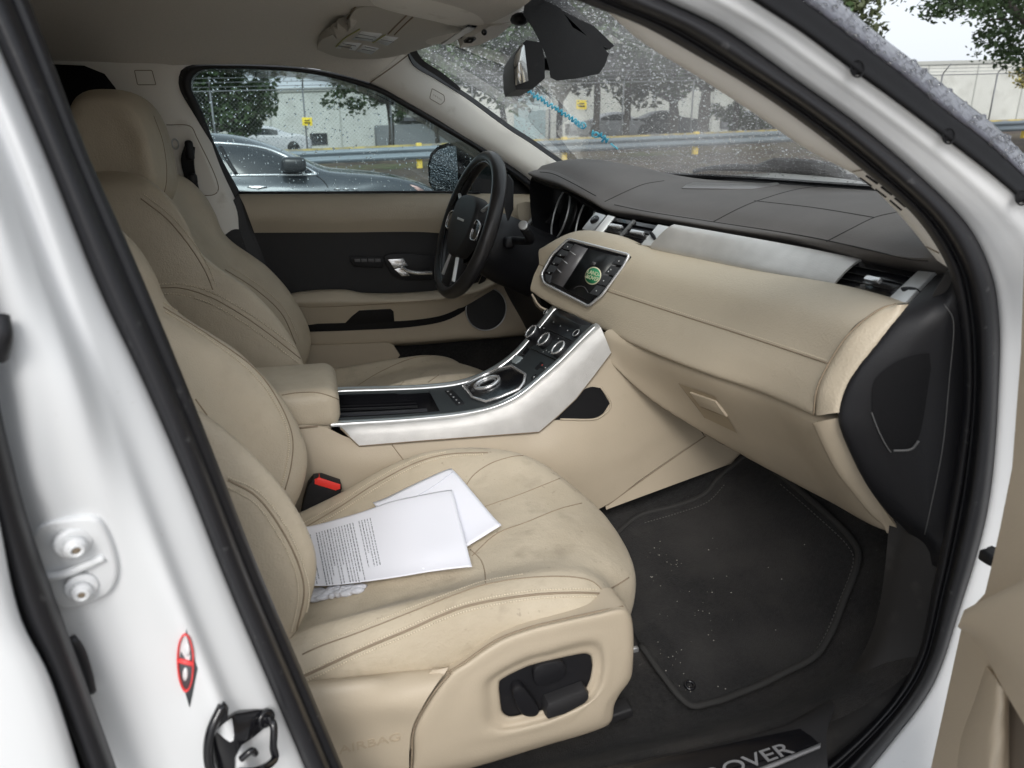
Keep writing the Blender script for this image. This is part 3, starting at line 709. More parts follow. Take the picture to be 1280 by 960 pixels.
mb = MB(); g = YL(-.040, (643, 80), (645, 69), (654, 55), (656, 57), (661, 101), (645, 107)); mb.plate(g, V3(-.002, -.003, 0), 0); mb.build('mirror_glass', M['mirrorg'], rm)
mb = MB(); mb.tube([Y(678, 80, .02), Y(692, 80, 0)], .012, n=8); mb.build('mirror_stem', M['black'], rm)
# ------------------------------------------------------------------ driver's door (far side)
mb = MB()
mb.loft([YL(.735, (296, 241), (420, 241), (560, 241), (690, 243)), YL(.70, (298, 242.5), (420, 242), (560, 241.5), (690, 243)), YL(.675, (305, 256), (420, 255), (560, 255), (690, 256)), YL(.672, (311, 272), (420, 272), (560, 271), (690, 270)), YL(.69, (318, 291), (430, 290.5), (545, 291), (600, 300), (700, 330))], nu=50, nv=24, thick=.004)
dt = mb.build('door_upper_trim', M['leather2'], CAR, 'beige upper trim of the far door')
mb = MB(); mb.loft([YL(.70, (308, 290), (430, 289), (560, 289), (680, 300)), YL(.70, (362, 425), (430, 420), (560, 400), (680, 380))], nu=10, nv=4, thick=.004)
di = mb.build('door_insert', M['soft'], CAR)
mb = MB()   # armrest
mb.loft([YL(.69, (355, 375), (362, 368), (390, 363), (432, 362), (455, 366), (545, 363), (600, 352), (640, 330)), YL(.64, (354, 376), (362, 369), (390, 366), (432, 364), (455, 368), (545, 366), (600, 356), (640, 335)),
         YL(.615, (357, 380), (365, 378), (390, 377), (432, 377), (455, 377), (545, 374), (600, 362), (640, 340)), YL(.625, (361, 385), (372, 385), (400, 384), (440, 384), (460, 383), (545, 377), (600, 366), (640, 345)),
         YL(.64, (368, 398), (380, 399), (405, 398), (442, 396), (470, 394), (545, 388), (580, 378), (630, 350)), YL(.65, (374, 407), (385, 407), (410, 405), (442, 404), (470, 402), (530, 399), (570, 388), (620, 360))], nu=60, nv=30, thick=.004)
ar = mb.build('armrest', M['leather2'], CAR)
TAR = bvh(ar)
mb = MB(); seam(mb, TAR, [(362, 381), (380, 383.5), (440, 382), (545, 375)], .0009, 50); mb.build('armrest_seam', M['groove'], ar)
mb = MB(); decal(mb, TAR, [(430, 405), (440, 395), (449, 388), (488, 386), (492, 389), (493, 402)], h=.002, bev=.001, lift=-.004)
mb.loft([YL(.648, (375, 405), (440, 403.5), (520, 400), (560, 392), (590, 372), (606, 340)), YL(.655, (381, 415), (440, 413), (520, 408), (562, 399), (590, 380), (612, 340))], nu=40, nv=5, thick=.006)
mb.build('door_pull_recess', M['black'], CAR)
mb = MB()   # lower panel
mb.loft([YL(.66, (372, 408), (440, 406), (510, 402), (555, 392), (585, 372), (602, 345), (610, 320), (640, 290), (700, 290)), YL(.66, (384, 425), (440, 420), (520, 416), (570, 408), (600, 400), (650, 380), (700, 360)),
         YL(.665, (386, 432), (440, 431), (520, 427), (580, 422), (620, 420), (660, 415), (720, 410)), YL(.70, (386, 436), (440, 434), (520, 431), (580, 426), (620, 423), (660, 419), (720, 414))], nu=60, nv=24, thick=.004)
dl = mb.build('door_lower_panel', M['plastic'], CAR)
mb = MB(); mb.plate(YL(.655, (384, 432), (440, 430), (484, 428), (492, 432), (500, 444), (480, 470), (440, 500), (380, 500)), V3(0, .03, 0), .004); mb.build_auto('door_pocket', M['plastic'], CAR)
TL_ = bvh(dl)
p, n = hit(TL_, 607, 386, .0)
a = Y(582, 386, p.y); b = Y(632, 386, p.y); c = (Y(607, 360, p.y)-Y(607, 413, p.y)).length/2
mb = MB(); mb.disc(V3((a.x+b.x)/2, p.y+.006, p.z), V3(0, -1, 0), (a-b).length/2, .014, .003, 48, V3(1, 0, 0), c); sp = mb.build_auto('door_speaker', mat('speaker_grille', (.035, .035, .037), .5, bump=(1500, .8, .001, 'v')), CAR)
mb = MB(); mb.ring(V3((a.x+b.x)/2, p.y-.006, p.z), V3(0, -1, 0), (a-b).length/2, .0022, c, V3(1, 0, 0), 48); mb.build('grille_rim', M['satin'], sp)
mb = MB(); mb.plate(YL(.69, (437, 321), (475, 321), (481, 325), (478, 335), (443, 333), (438, 327)), V3(0, -.006, 0), .002); mb.plate(YL(.69, (480, 320), (540, 320), (560, 330), (556, 345), (495, 347), (485, 335)), V3(0, -.004, 0), .003, 30)
hb = mb.build_auto('handle_bezel', M['black'], CAR)
mb = MB()
for k in range(4): mb.plate(YL(.683, (443+k*8.5, 323.5), (450+k*8.5, 323.5), (450.5+k*8.5, 327.5), (443.5+k*8.5, 327.5)), V3(0, -.002, 0), .0005)
mb.build('memory_button', mat('button_grey', (.10, .10, .105), .45), hb)
mb = MB(); mb.plate(YL(.68, (484, 323.5), (504, 322.5), (509, 331), (492, 335)), V3(0, -.012, 0), .002); mb.tube(YL(.655, (502, 334), (508, 338), (520, 341), (540, 341)), .0055, n=20); mb.plate(YL(.683, (492, 336), (505, 333), (512, 344), (502, 345)), V3(0, -.008, 0), .002)
mb.build_auto('door_handle', M['chrome'], CAR)
# wing mirror outside the far window
mb = MB()
o = [(533, 205), (536, 192), (546, 182), (560, 178), (580, 177), (592, 181), (602, 200), (606, 238), (560, 241), (540, 240), (534, 228)]
mb.plate(YL(.90, *[(a+2, b) for a, b in o]), V3(.10, .12, .0), .02)
wm_ = mb.build_auto('wing_mirror', M['gloss'], CAR)
mb = MB(); mb.plate(YL(.892, (538, 206), (541, 195), (549, 187), (560, 183), (570, 182), (572, 210), (573, 239), (560, 240), (542, 238), (538, 226)), V3(-.001, .004, 0), 0)
mg = mb.build('mirror_glass', mat('rain_beaded_mirror', (.16, .19, .21), .25, .6, bump=((170, .9, .01, 'v'),), stain=[(260, .55, .6, (.8, .85, .88), .9)]), wm_)

# ------------------------------------------------------------------ floor
def floor_z(x, y):
    b = .33+.11*max(0, min(1, (abs(y)*-1+.60)/.45))
    t = max(0, x-.62); toe = 1.55*t*t if t < .25 else 1.55*.0625+(t-.25)*.775*1.15
    if abs(y) > .64: b += min(.075, (abs(y)-.64)*.8)
    return b+toe
mb = MB(); nx, ny = 70, 80
V = [V3(-1.5+2.65*i/(nx-1), -.765+1.53*j/(ny-1), 0) for i in range(nx) for j in range(ny)]
for p in V: p.z = floor_z(p.x, p.y)+.002*math.sin(p.x*31+p.y*17)
F = [(i*ny+j, (i+1)*ny+j, (i+1)*ny+j+1, i*ny+j+1) for i in range(nx-1) for j in range(ny-1)]
mb.add(V, F); fl = mb.build('floor_carpet', M['carpet'], CAR)
TF = bvh(fl)
mb = MB(); mb.box((-.2, .735, .60), (2.6, .02, .62), .004); mb.build('door_lower_lining', M['carpet'], CAR)
mb = MB(); mb.box((1.13, 0, .85), (.04, 1.5, .62), .01); mb.box((-.2, 0, .26), (2.7, 1.7, .04), .01); mb.build('bulkhead', M['soft'], CAR)
# floor mat (lies loose)
A_ = [(740, 700), (770, 672), (800, 649), (845, 637), (882, 622), (901, 601), (918, 586), (938, 571)]
B_ = [(800, 812), (849, 877), (866, 889), (931, 870), (980, 847), (1025, 821), (1059, 750), (1076, 697), (1068, 679), (1020, 632), (976, 596), (944, 571)]
RA = trace(TF, A_, .012, 30); RB = trace(TF, B_, .012, 30)
mb = MB(); mb.loft([RA, RB], nu=60, nv=30, lin=True)
for v in mb.v: 
    v.z = max(v.z, floor_z(v.x, v.y)+.012)
T_ = mb; mm = mb
fm = MB(); 
fm.v = [Vector(v) for v in mb.v]; fm.f = list(mb.f); fm.sm = list(mb.sm)
nb = len(fm.v); fm.v += [v-V3(0, 0, .008) for v in mb.v]; fm.f += [tuple(nb+i for i in f[::-1]) for f in mb.f]; fm.sm += [True]*len(mb.f)
fmo = fm.build('floor_mat', M['mat']); tag(fmo, 'dirty black carpet mat with grey stitched edge in the passenger footwell', 'floor mat')
TM = bvh(fmo)
mb = MB(); P = trace(TF, B_, .013, 90); mb.tube(P, .0065, sm=False, k=8, flat=.7); P = trace(TF, A_, .013, 50); mb.tube(P, .006, sm=False, k=8, flat=.7); mb.build('mat_binding', M['matedge'], fmo)
mb = MB()
B2 = [(846, 868), (869, 881), (931, 861), (976, 840), (1018, 815), (1051, 748), (1067, 698), (1060, 683), (1015, 640), (974, 604)]
stitch(mb, TM, B2, 90, .0010, .0015); stitch(mb, TM, [(806, 654), (850, 641), (886, 627), (907, 605)], 30, .001, .0015)
mb.build('mat_stitching', mat('grey_thread', (.11, .105, .10), .8), fmo)
mb = MB(); rg = random.Random(9)
for (cu, cv, su, sv, n_) in ((822, 690, 10, 6, 9), (838, 704, 8, 6, 7), (816, 722, 6, 3, 5), (828, 818, 14, 8, 12), (866, 792, 26, 20, 8), (900, 862, 30, 8, 7), (850, 760, 50, 50, 16), (885, 741, 3, 2, 3), (940, 700, 50, 60, 10)):
    for k in range(n_):
        p, n = hit(TM, rg.gauss(cu, su), rg.gauss(cv, sv), .0006, False)
        if p is not None: r = rg.choice([.0005, .0007, .0009, .0012]); mb.blob(p, (r*rg.uniform(.7, 1.6), r, r*.7), 5, 3)
gt_ = mb.build('grit', mat('pale_grit', (.42, .39, .35), .9), fmo); gt_['kind'] = 'stuff'
mb = MB(); p, n = hit(TM, 862, 857, .001); mb.ring(p, n, .008, .003, k=20); mb.build('mat_eyelet', M['gloss'], fmo)
# sill cover
mb = MB()
mb.loft([[V3(-1.2, -.745, .40), V3(.2, -.745, .40), V3(.60, -.745, .40), V3(.70, -.735, .42)], [V3(-1.2, -.757, .424), V3(.2, -.757, .424), V3(.64, -.757, .424), V3(.72, -.745, .436)],
         [V3(-1.2, -.80, .425), V3(.2, -.80, .425), V3(.60, -.80, .425), V3(.67, -.795, .43)], [V3(-1.2, -.85, .415), V3(.2, -.85, .415), V3(.55, -.85, .415), V3(.64, -.84, .415)], [V3(-1.2, -.86, .38), V3(.2, -.86, .38), V3(.55, -.86, .38), V3(.64, -.85, .38)], [V3(-1.2, -.82, .34), V3(.2, -.82, .34), V3(.55, -.82, .34), V3(.66, -.81, .34)]], nu=40, nv=28, thick=.004)
sc = mb.build('sill_cover', M['soft'], CAR)
pz = .4265
def sz(u, v): return Z(u, v, pz)
mb = MB(); pp = [sz(1003, 911), sz(1026, 933), sz(860, 975), sz(700, 1015), sz(640, 1000), sz(820, 950)]
mb.plate(pp, V3(0, 0, .0025), .001); spl = mb.build_auto('sill_plate', M['gloss'], sc, 'dark sill plate with silver lettering')
mb = MB(); mb.mark(); mb.plate([sz(1026, 931), sz(1025, 936), sz(955, 965), sz(860, 1004), sz(860, 998), sz(955, 960)], V3(0, 0, .004), 0); mb.mark()
xd = sz(1000, 930)-sz(900, 958); xd = V3(1, 0, 0)
o = Z(984, 936, pz+.003); 
Vt, Ft = text('LAND ROVER', V3(o.x+.006, o.y, pz+.0032), V3(1, .09, 0), V3(-.09, 1, 0), .029, .0006, 'RIGHT', 1.6)
mb.add(Vt, Ft, False); mb.build('sill_lettering', mat('dull_silver_print', (.30, .30, .31), .5, .3), spl)
# dark side trim from footwell to the seal
mb = MB()
mb.loft([yl(-.755, rs(E0[9:], 20)), yl(-.72, rs([(1150, 400), (1165, 500), (1160, 600), (1140, 690), (1128, 760), (1108, 815), (1070, 868), (1020, 915), (940, 965)], 20)),
         yl(-.68, rs([(1120, 500), (1118, 600), (1110, 670), (1105, 720), (1095, 775), (1075, 822), (1040, 862), (985, 897), (900, 935)], 20))], nu=50, nv=24, thick=.004)
kick = mb.build('kick_panel', mat('dark_brown_trim', (.022, .020, .019), .7, bump=(600, .4, .0008), stain=[(20, .55, .75, (.09, .08, .075), .4)]), CAR)

# ------------------------------------------------------------------ passenger door (open), lower right
DP = V3(.715, -.93, 0); DD = V3(-.5, -.866, 0); DN = V3(-.866, .5, 0)     # inner face of the swung door
def D(u, v, off=0):
    d = ray(u, v); o_ = DP+DN*off; return CAM+d*((o_-CAM).dot(DN)/d.dot(DN))
def DL(off, *pts): return [D(u, v, off) for u, v in pts]
mb = MB()
mb.plate([D(1281, 300), D(1276, 440), D(1265, 585), D(1250, 660), D(1240, 705), D(1231, 742), D(1205, 770), V3(*(DP+DD*.0).to_2d(), .35), DP+DD*.95+V3(0, 0, .35), DP+DD*.95+V3(0, 0, 1.12), DP+DD*.01+V3(0, 0, 1.10)], -DN*.07, .006)
M['doorbeige'] = mat('brightened_door_beige', (.60, .50, .375), .5, nz=(5, .05), bump=((420, .45, .0008),), stain=[(9, .58, .75, (.45, .37, .27), .4)])  # brighter copy of the beige trim, making up for weak light on the door
pd = mb.build_auto('door_trim', M['doorbeige'], CAR, 'beige inner trim of the open passenger door')
mb = MB()
mb.loft([DL(.02, (1197, 783), (1225, 810), (1265, 880), (1310, 950), (1400, 1040)), DL(.05, (1200, 776), (1234, 785), (1280, 832), (1330, 890), (1430, 980)),
         DL(.05, (1203, 768), (1240, 755), (1290, 745), (1340, 740), (1440, 730)), DL(.0, (1206, 762), (1240, 745), (1282, 722), (1340, 700), (1440, 660))], nu=40, nv=24, thick=.004)
mb.build('armrest', M['doorbeige'], CAR, 'beige armrest of the open passenger door')
mb = MB()
mb.loft([DL(-.02, (1226, 826), (1205, 875), (1180, 925), (1172, 1000)), DL(.015, (1240, 842), (1232, 880), (1222, 930), (1218, 1000)), DL(.02, (1252, 860), (1250, 900), (1246, 950), (1245, 1000)), DL(.0, (1262, 875), (1262, 910), (1262, 950), (1262, 1000))], nu=30, nv=20, thick=.004)
mb.build('door_pocket', M['doorbeige'], CAR, 'beige map pocket of the open passenger door')
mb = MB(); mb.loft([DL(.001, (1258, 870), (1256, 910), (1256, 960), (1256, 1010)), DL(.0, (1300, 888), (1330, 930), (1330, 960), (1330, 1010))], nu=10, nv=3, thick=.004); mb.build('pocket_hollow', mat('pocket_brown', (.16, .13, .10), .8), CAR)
mb = MB(); mb.plate(YL(-.875, (1234, 684), (1240, 682), (1240, 706), (1235, 706), (1231, 698), (1231, 690)), V3(0, -.02, 0), .002); mb.box(Y(1250, 694, -.885), (.05, .02, .016), .004); mb.build_auto('door_check_strap', M['black'], CAR)
# ------------------------------------------------------------------ body panels seen from other positions
mb = MB()
mb.loft([[V3(-.40, -.955, .34), V3(-.42, -.975, .70), V3(-.50, -.955, 1.00), V3(-.56, -.93, 1.12)], [V3(-1.0, -.965, .36), V3(-1.0, -.985, .70), V3(-1.0, -.965, 1.00), V3(-1.0, -.94, 1.13)], [V3(-1.62, -.94, .45), V3(-1.62, -.96, .70), V3(-1.62, -.94, 1.00), V3(-1.62, -.92, 1.15)]], nu=24, nv=16, thick=.01)
mb.build('rear_door', M['white'], CAR)
mb = MB(); mb.loft([[V3(-.50, -.925, 1.12), V3(-.40, -.84, 1.46)], [V3(-1.0, -.935, 1.13), V3(-1.0, -.84, 1.49)], [V3(-1.62, -.915, 1.15), V3(-1.5, -.80, 1.46)]], nu=10, nv=12, thick=.006); mb.build('rear_door_glass', M['tint'], CAR)
mb = MB(); mb.loft([[V3(-1.62, -.69, 1.50), V3(-.6, -.70, 1.562), V3(-.1, -.70, 1.575), V3(.3, -.68, 1.55)], [V3(-1.62, -.82, 1.45), V3(-.6, -.85, 1.50), V3(-.1, -.835, 1.51), V3(.2, -.80, 1.485)]], nu=30, nv=6, thick=.008); mb.build('roof_rail', M['white'], CAR)
mb = MB(); mb.loft([[V3(.93, -.91, .34), V3(.93, -.93, .70), V3(.98, -.90, 1.0)], [V3(1.4, -.93, .72), V3(1.4, -.94, .80), V3(1.45, -.87, .99)], [V3(1.85, -.90, .60), V3(1.85, -.90, .72), V3(1.9, -.80, .88)], [V3(2.15, -.60, .35), V3(2.2, -.60, .60), V3(2.12, -.50, .90)]], nu=24, nv=24, thick=.01); mb.build('front_wing', M['white'], CAR)
mb = MB(); a = DP-DN*.10; b = DP-DN*.10+DD*1.0
mb.plate([V3(a.x, a.y, .33), V3(b.x, b.y, .33), V3(b.x, b.y, 1.13), V3(a.x, a.y, 1.10)], -DN*.02, .006); mb.build_auto('door_skin', M['white'], CAR)
for x in (1.50, -1.25):
    mb = MB(); mb.disc((x, -.68, .36), (0, -1, 0), .36, .22, .04, 40); wh = mb.build_auto('wheel', M['rubber'], CAR)
    mb = MB(); mb.disc((x, -.895, .36), (0, -1, 0), .25, .012, .005, 30); mb.build_auto('rim', M['satin'], wh)
# ------------------------------------------------------------------ dashboard
DASH_TOP_BACK = [V3(.83, -.70, 1.14), V3(1.0, -.55, 1.165), V3(1.12, -.3, 1.172), V3(1.16, 0, 1.172), V3(1.11, .3, 1.175), V3(.96, .52, 1.18), V3(.80, .66, 1.18)]
lip_px = [(1186, 330), (1160, 333), (1085, 325), (987, 300), (875, 281), (800, 269), (756, 261), (737, 250), (700, 231), (677, 224), (660, 217)]
lip_y = [-.735, -.67, -.52, -.33, -.12, .05, .155, .21, .33, .44, .52]
cre_px = [(1180, 322), (1137, 322), (1070, 309), (980, 291), (880, 274), (806, 262), (765, 250), (745, 240), (712, 222), (690, 213), (672, 212)]
cre_y = [-.73, -.66, -.50, -.31, -.10, .06, .17, .22, .34, .45, .54]
lip = yl(lip_y, lip_px); cre = yl(cre_y, cre_px)
backr = cr(DASH_TOP_BACK, 11)
m1 = [a.lerp(b, .12)+V3(0, 0, .014) for a, b in zip(cre, backr)]
m2 = [a.lerp(b, .5)+V3(0, 0, .016) for a, b in zip(cre, backr)]
# hood hump in front of the driver
hood = yl([.60, .52, .40, .28, .2], [(684, 208), (706, 206), (745, 211), (803, 226), (830, 236)])
for i, hh in ((7, .004), (8, .018), (9, .020)):
    m1[i] += V3(0, 0, hh*.6); m2[i] += V3(0, 0, hh)
under = [p+V3(.02, 0, -.014) for p in lip]
mb = MB(); mb.loft([under, lip, [a.lerp(b, .5)+V3(-.004, 0, .001) for a, b in zip(lip, cre)], cre], nu=110, nv=16, thick=.003)
mb.loft([cre, m1, m2, backr], nu=110, nv=40, thick=.003)
dash = mb.build('dashboard', M['dashtop'], CAR, 'brown black leather dash top')
TDT = bvh(dash)
mb = MB()
for l in ([(892, 277), (925, 260), (950, 250), (1000, 236), (1050, 232)], [(943, 251), (1020, 260), (1093, 272)], [(1033, 302), (1060, 288), (1093, 272), (1122, 265)],
          [(756, 252), (790, 236), (806, 230), (830, 226)]): seam(mb, TDT, l, .0010, 50, lift=.0)
seam(mb, TDT, [(768, 256), (806, 264), (882, 276), (1010, 296), (1085, 312), (1137, 324), (1160, 326)], .0011, 100, lift=0)
seam(mb, TDT, [(745, 245), (712, 227), (690, 217), (675, 215)], .0011, 40, lift=0)
mb.build('dash_seam', M['dgroove'], dash)
mb = MB(); decal(mb, TDT, [(858, 231), (866, 229), (955, 230), (972, 229), (975, 231), (960, 234), (940, 237), (852, 236)], h=.002, bev=.001); mb.build('heads_up_recess', mat('grey_recess', (.16, .15, .15), .3), dash)
# padded beige roll
topz, crz, boz = 1.055, .962, .885
top_px = [(1122, 380), (1040, 357), (950, 340), (875, 324), (805, 308), (756, 293), (722, 289), (700, 297), (686, 310)]
cre2_px = [(1036, 454), (985, 437), (915, 414), (840, 390), (754, 362), (725, 351), (700, 341), (683, 334), (674, 330)]
bot_px = [(1017, 519), (950, 490), (875, 464), (800, 434), (745, 408), (712, 392), (690, 381), (672, 370), (664, 364)]
ty = [-.70, -.52, -.34, -.19, -.065, .04, .115, .16, .185]
cy = [-.66, -.55, -.40, -.24, -.04, .035, .095, .14, .165]
by = [-.655, -.51, -.37, -.20, -.055, .03, .09, .135, .155]
T = [Y(u, v, y) for (u, v), y in zip(top_px, ty)]; C_ = [Y(u, v, y) for (u, v), y in zip(cre2_px, cy)]; B = [Y(u, v, y) for (u, v), y in zip(bot_px, by)]
TC = [a.lerp(b, .5)+V3(-.012, 0, .016) for a, b in zip(T, C_)]
CB = [a.lerp(b, .5)+V3(-.006, 0, -.002) for a, b in zip(C_, B)]
Tin = [p+V3(.05, 0, -.006) for p in T]; Bin = [p+V3(.05, 0, .012) for p in B]
mb = MB()
mb.loft([Tin, T, TC, C_], nu=110, nv=26)
mb.loft([C_, CB, B, Bin], nu=110, nv=26)
# rounded end at the driver's side
EL = [T[-1], TC[-1], C_[-1], CB[-1], B[-1]]
mb.loft([EL, [p+V3(.02, .012, 0) for p in EL], [p+V3(.07, .012, 0) for p in EL]], nu=20, nv=6)
# end cap at the door side
capi = YL(-.70, (1122, 380), (1100, 385)) ; 
ci = [Y(1120, 380, -.70), Y(1100, 386, -.695), Y(1062, 416, -.68), Y(1036, 454, -.665), Y(1021, 487, -.66), Y(1017, 519, -.655)]
co_ = [Y(1124, 381, -.715), Y(1121, 395, -.72), Y(1092, 431, -.715), Y(1066, 466, -.705), Y(1053, 492, -.70), Y(1047, 516, -.70)]
mb2 = MB(); mb2.loft([[p+V3(.004, .004, 0) for p in ci], [a.lerp(b, .2)+V3(-.003, -.002, 0) for a, b in zip(ci, co_)], [a.lerp(b, .85)+V3(-.003, 0, 0) for a, b in zip(ci, co_)], co_, [p+V3(.03, 0, 0) for p in co_]], nu=40, nv=14)
pad = mb.build('padded_roll', M['leather2'], dash, 'beige padded roll across the dash')
mb2.build('padded_end_cap', M['leather2'], dash)
TP = bvh(pad)
mb = MB(); seam(mb, TP, [(1034, 454), (985, 437.5), (915, 414.5), (840, 390.5), (756, 363)], .0013, 100, lift=0); seam(mb, TP, [(684, 334.5), (674, 330.5)], .001, 12, lift=0)
mb.mark(); mb.tube([p+V3(-.001, -.001, 0) for p in cr(ci, 40)], .0014, sm=False, k=6); mb.build('roll_seam', M['groove'], pad)
mb = MB(); stitch(mb, TP, [(1033, 450.5), (985, 434), (915, 411), (840, 387), (760, 360)], 110, .0006, .0006); mb.build('roll_stitching', M['thread'], pad)
# dark filler behind everything of the dash
mb = MB()
fill = [[p+V3(.012, 0, -.004) for p in T], [Y(u, v, y)+V3(.012, 0, 0) for (u, v), y in zip(lip_px[:8]+[lip_px[7]], lip_y[:8]+[lip_y[7]])]]
lipr = cr([p+V3(.014, 0, -.004) for p in lip[:8]], 9)
mb.loft([[p+V3(.07, 0, -.02) for p in T], [p+V3(.05, 0, -.004) for p in lipr]], nu=60, nv=4, thick=.004)
mb.loft([cr([p+V3(.06, 0, .0) for p in B], 9), cr([p+V3(.06, 0, 0) for p in T], 9)], nu=40, nv=4)
mb.build('dash_core', M['black'], dash)
# aluminium strip
mb = MB()
tl = [Y(837, 283, -.12), Y(900, 294, -.21), Y(987, 310, -.35), Y(1070, 327, -.50)]; bl = [Y(813, 309, -.085), Y(880, 324, -.20), Y(960, 341, -.355), Y(1041, 358.5, -.495)]
mb.loft([[p+V3(.01, 0, .004) for p in tl], tl, [a.lerp(b, .5)+V3(-.003, 0, .002) for a, b in zip(tl, bl)], bl, [p+V3(.01, 0, -.01) for p in bl]], nu=50, nv=16, thick=.004)
als = mb.build('aluminium_strip', M['alu'], dash)
ta = bvh(als)
def vent(name, c4, nsl, ncol, parent, tabs):
    """c4 = TL, TR, BR, BL points of the opening"""
    TL, TR, BR, BL = c4; n = (TR-TL).cross(BL-TL).normalized(); 
    if n.dot(CAM-TL) < 0: n = -n
    mb = MB(); mb.plate([TL, TR, BR, BL], -n*.03, 0); fr = mb.build(name, M['gloss'], parent)
    for q in range(nsl):
        t = (q+.6)/nsl; mb = MB(); a = TL.lerp(BL, t); b = TR.lerp(BR, t); h = (BL-TL)*(.26/nsl)
        mb.plate([a-n*.004, b-n*.004, b+h+n*.003, a+h+n*.003], n*.0025, .0006); mb.build_auto('vent_blade', M['blade'], fr)
    for (s_, t) in ncol:
        mb = MB(); a = TL.lerp(TR, s_); b = BL.lerp(BR, s_); w = (TR-TL)*.022; mb.plate([a-w, a+w, b+w, b-w], n*.006, .001); mb.build_auto('vent_divider', mat('vent_divider_grey', (.13, .13, .13), .35), fr)
    for (s_, t, w) in tabs:
        a = TL.lerp(TR, s_).lerp(BL.lerp(BR, s_), t); dx = (TR-TL)*w; dy = (BL-TL)*.075; mb = MB()
        mb.plate([a-dx-dy, a+dx-dy, a+dx+dy, a-dx+dy], n*.007, .0012); mb.build_auto('vent_tab', M['chrome'], fr)
    return fr, n
v1, nv_ = vent('air_vent', [Y(768, 272, .10), Y(827, 283, -.055), Y(801, 308, -.055), Y(750, 296, .09)], 4, [(.46, 0)], dash, [(.2, .42, .13), (.72, .5, .13)])
v2, n2 = vent('air_vent', [Y(1074, 327, -.50), Y(1148, 341, -.645), Y(1114, 376, -.64), Y(1043, 358, -.49)], 4, [], dash, [(.52, .52, .12)])
def bar(name, q, mt, parent, h=.006, bev=.002):
    mb = MB(); n = (q[1]-q[0]).cross(q[3]-q[0]).normalized()
    if n.dot(CAM-q[0]) < 0: n = -n
    mb.plate(q, n*h, bev); return mb.build_auto(name, mt, parent), n
bar('vent_bezel', [Y(760, 270, .11), Y(769, 272.5, .098), Y(752, 295, .088), Y(743, 291, .10)], M['bezel'], dash)
b1, n1 = bar('vent_bezel', [Y(824, 282, -.05), Y(838, 285, -.08), Y(815, 309, -.082), Y(802, 308, -.05)], M['bezel'], dash)
b2, n2 = bar('vent_bezel', [Y(1150, 341, -.645), Y(1171, 343, -.675), Y(1125, 391, -.70), Y(1112, 377, -.635)], M['bezel'], dash)
for (u, v, y, nn, bb) in ((818, 297, -.068, n1, b1), (1141, 366, -.672, n2, b2)):
    mb = MB(); mb.disc(Y(u, v, y)+nn*.004, nn, .016, .006, .002, 24, Y(u+10, v-12, y)-Y(u, v, y), .004); mb.build_auto('thumb_wheel', M['black'], bb)
q = [Y(745, 266, .17), Y(758, 270, .13), Y(741, 291, .12), Y(728, 287, .16)]
sp_, ns = bar('start_button_panel', q, M['satin'], dash, .003, .001)
mb = MB(); c = Y(745, 277, .148)+ns*.002; mb.disc(c, ns, .012, .008, .002, 28); mb.build_auto('start_button', M['gloss'], sp_)
# ---- touch screen set in the roll
def sc_pt(u, v, l=0): 
    p, n = hit(TP, u, v, l); return p
SCR2 = [(711, 299), (787, 319), (780, 332), (752, 370), (736, 383), (680, 354), (677, 343), (690, 319)]
SCR = [(712, 299), (745, 308), (787, 319), (784, 327), (768, 347), (750, 370), (736, 382), (716, 372), (680, 354), (678, 342), (688, 322), (700, 305)]
A0, A1, A2 = sc_pt(712, 302), sc_pt(783, 321), sc_pt(737, 377); A3 = sc_pt(682, 350)
nn = ((A1-A3).cross(A0-A2)).normalized(); 
if nn.dot(CAM-A0) < 0: nn = -nn
cc = (A0+A1+A2+A3)/4
pd_ = max((sc_pt(u, v)-cc).dot(nn) for (u, v) in [(700, 325), (730, 340), (750, 345), (720, 350), (740, 320), (765, 335)])
off = cc+nn*(pd_+.003)
def onp(u, v, l=0):
    d = ray(u, v); return CAM+d*((off-CAM).dot(nn)/d.dot(nn))+nn*l
mb = MB(); mb.plate([onp(u, v, -.03) for u, v in rpoly(SCR2, 3, False)], nn*.0305, 0); scr = mb.build_auto('touch_screen', M['gloss'], dash, 'infotainment screen with a green oval badge')
mb = MB(); mb.tube([onp(u, v, .001) for u, v in rpoly(SCR2, 3, False)], .0034, closed=True, sm=False, k=8); mb.build('screen_bezel', M['chrome'], scr)
mb = MB(); mb.plate([onp(u, v, .0006) for u, v in [(719, 305), (735, 311), (704, 359), (688, 352), (687, 347)]], nn*.001, 0); mb.build('screen_panel', M['greyglass'], scr)
mb = MB(); mb.plate([onp(u, v, .0006) for u, v in [(736, 311), (778, 322), (738, 377), (704, 360)]], nn*.0012, 0); dsp = mb.build('display', M['lcd'], scr)
for pts in ([(709, 303.5), (717, 306), (713, 313), (704, 311)], [(703, 312), (712, 315), (708, 321), (697, 319)], [(696, 321), (705, 324), (700, 330), (691, 329)], [(689, 331), (698, 334), (693, 341), (684, 340)], [(683, 343), (691, 345), (688, 354), (683, 351)],
            [(774, 320), (784, 323), (778, 332), (766, 330)], [(765, 332), (775, 335), (768, 345), (757, 342)], [(756, 344), (766, 347), (758, 358), (748, 355)], [(747, 357), (757, 359), (748, 370), (738, 367)]):
    mb = MB(); mb.plate([onp(u, v, .001) for u, v in pts], nn*.003, .0008); mb.build_auto('screen_button', mat('screen_button_grey', (.06, .063, .068), .35), scr)
mb = MB()
for (u, v) in ((711, 309), (702, 319.5), (694, 330), (688, 341.5), (775, 327), (765, 337.5), (762, 340), (756, 351.5), (747, 364)):
    mb.disc(onp(u, v, .0042), nn, .0016, .0004, 0, 8)
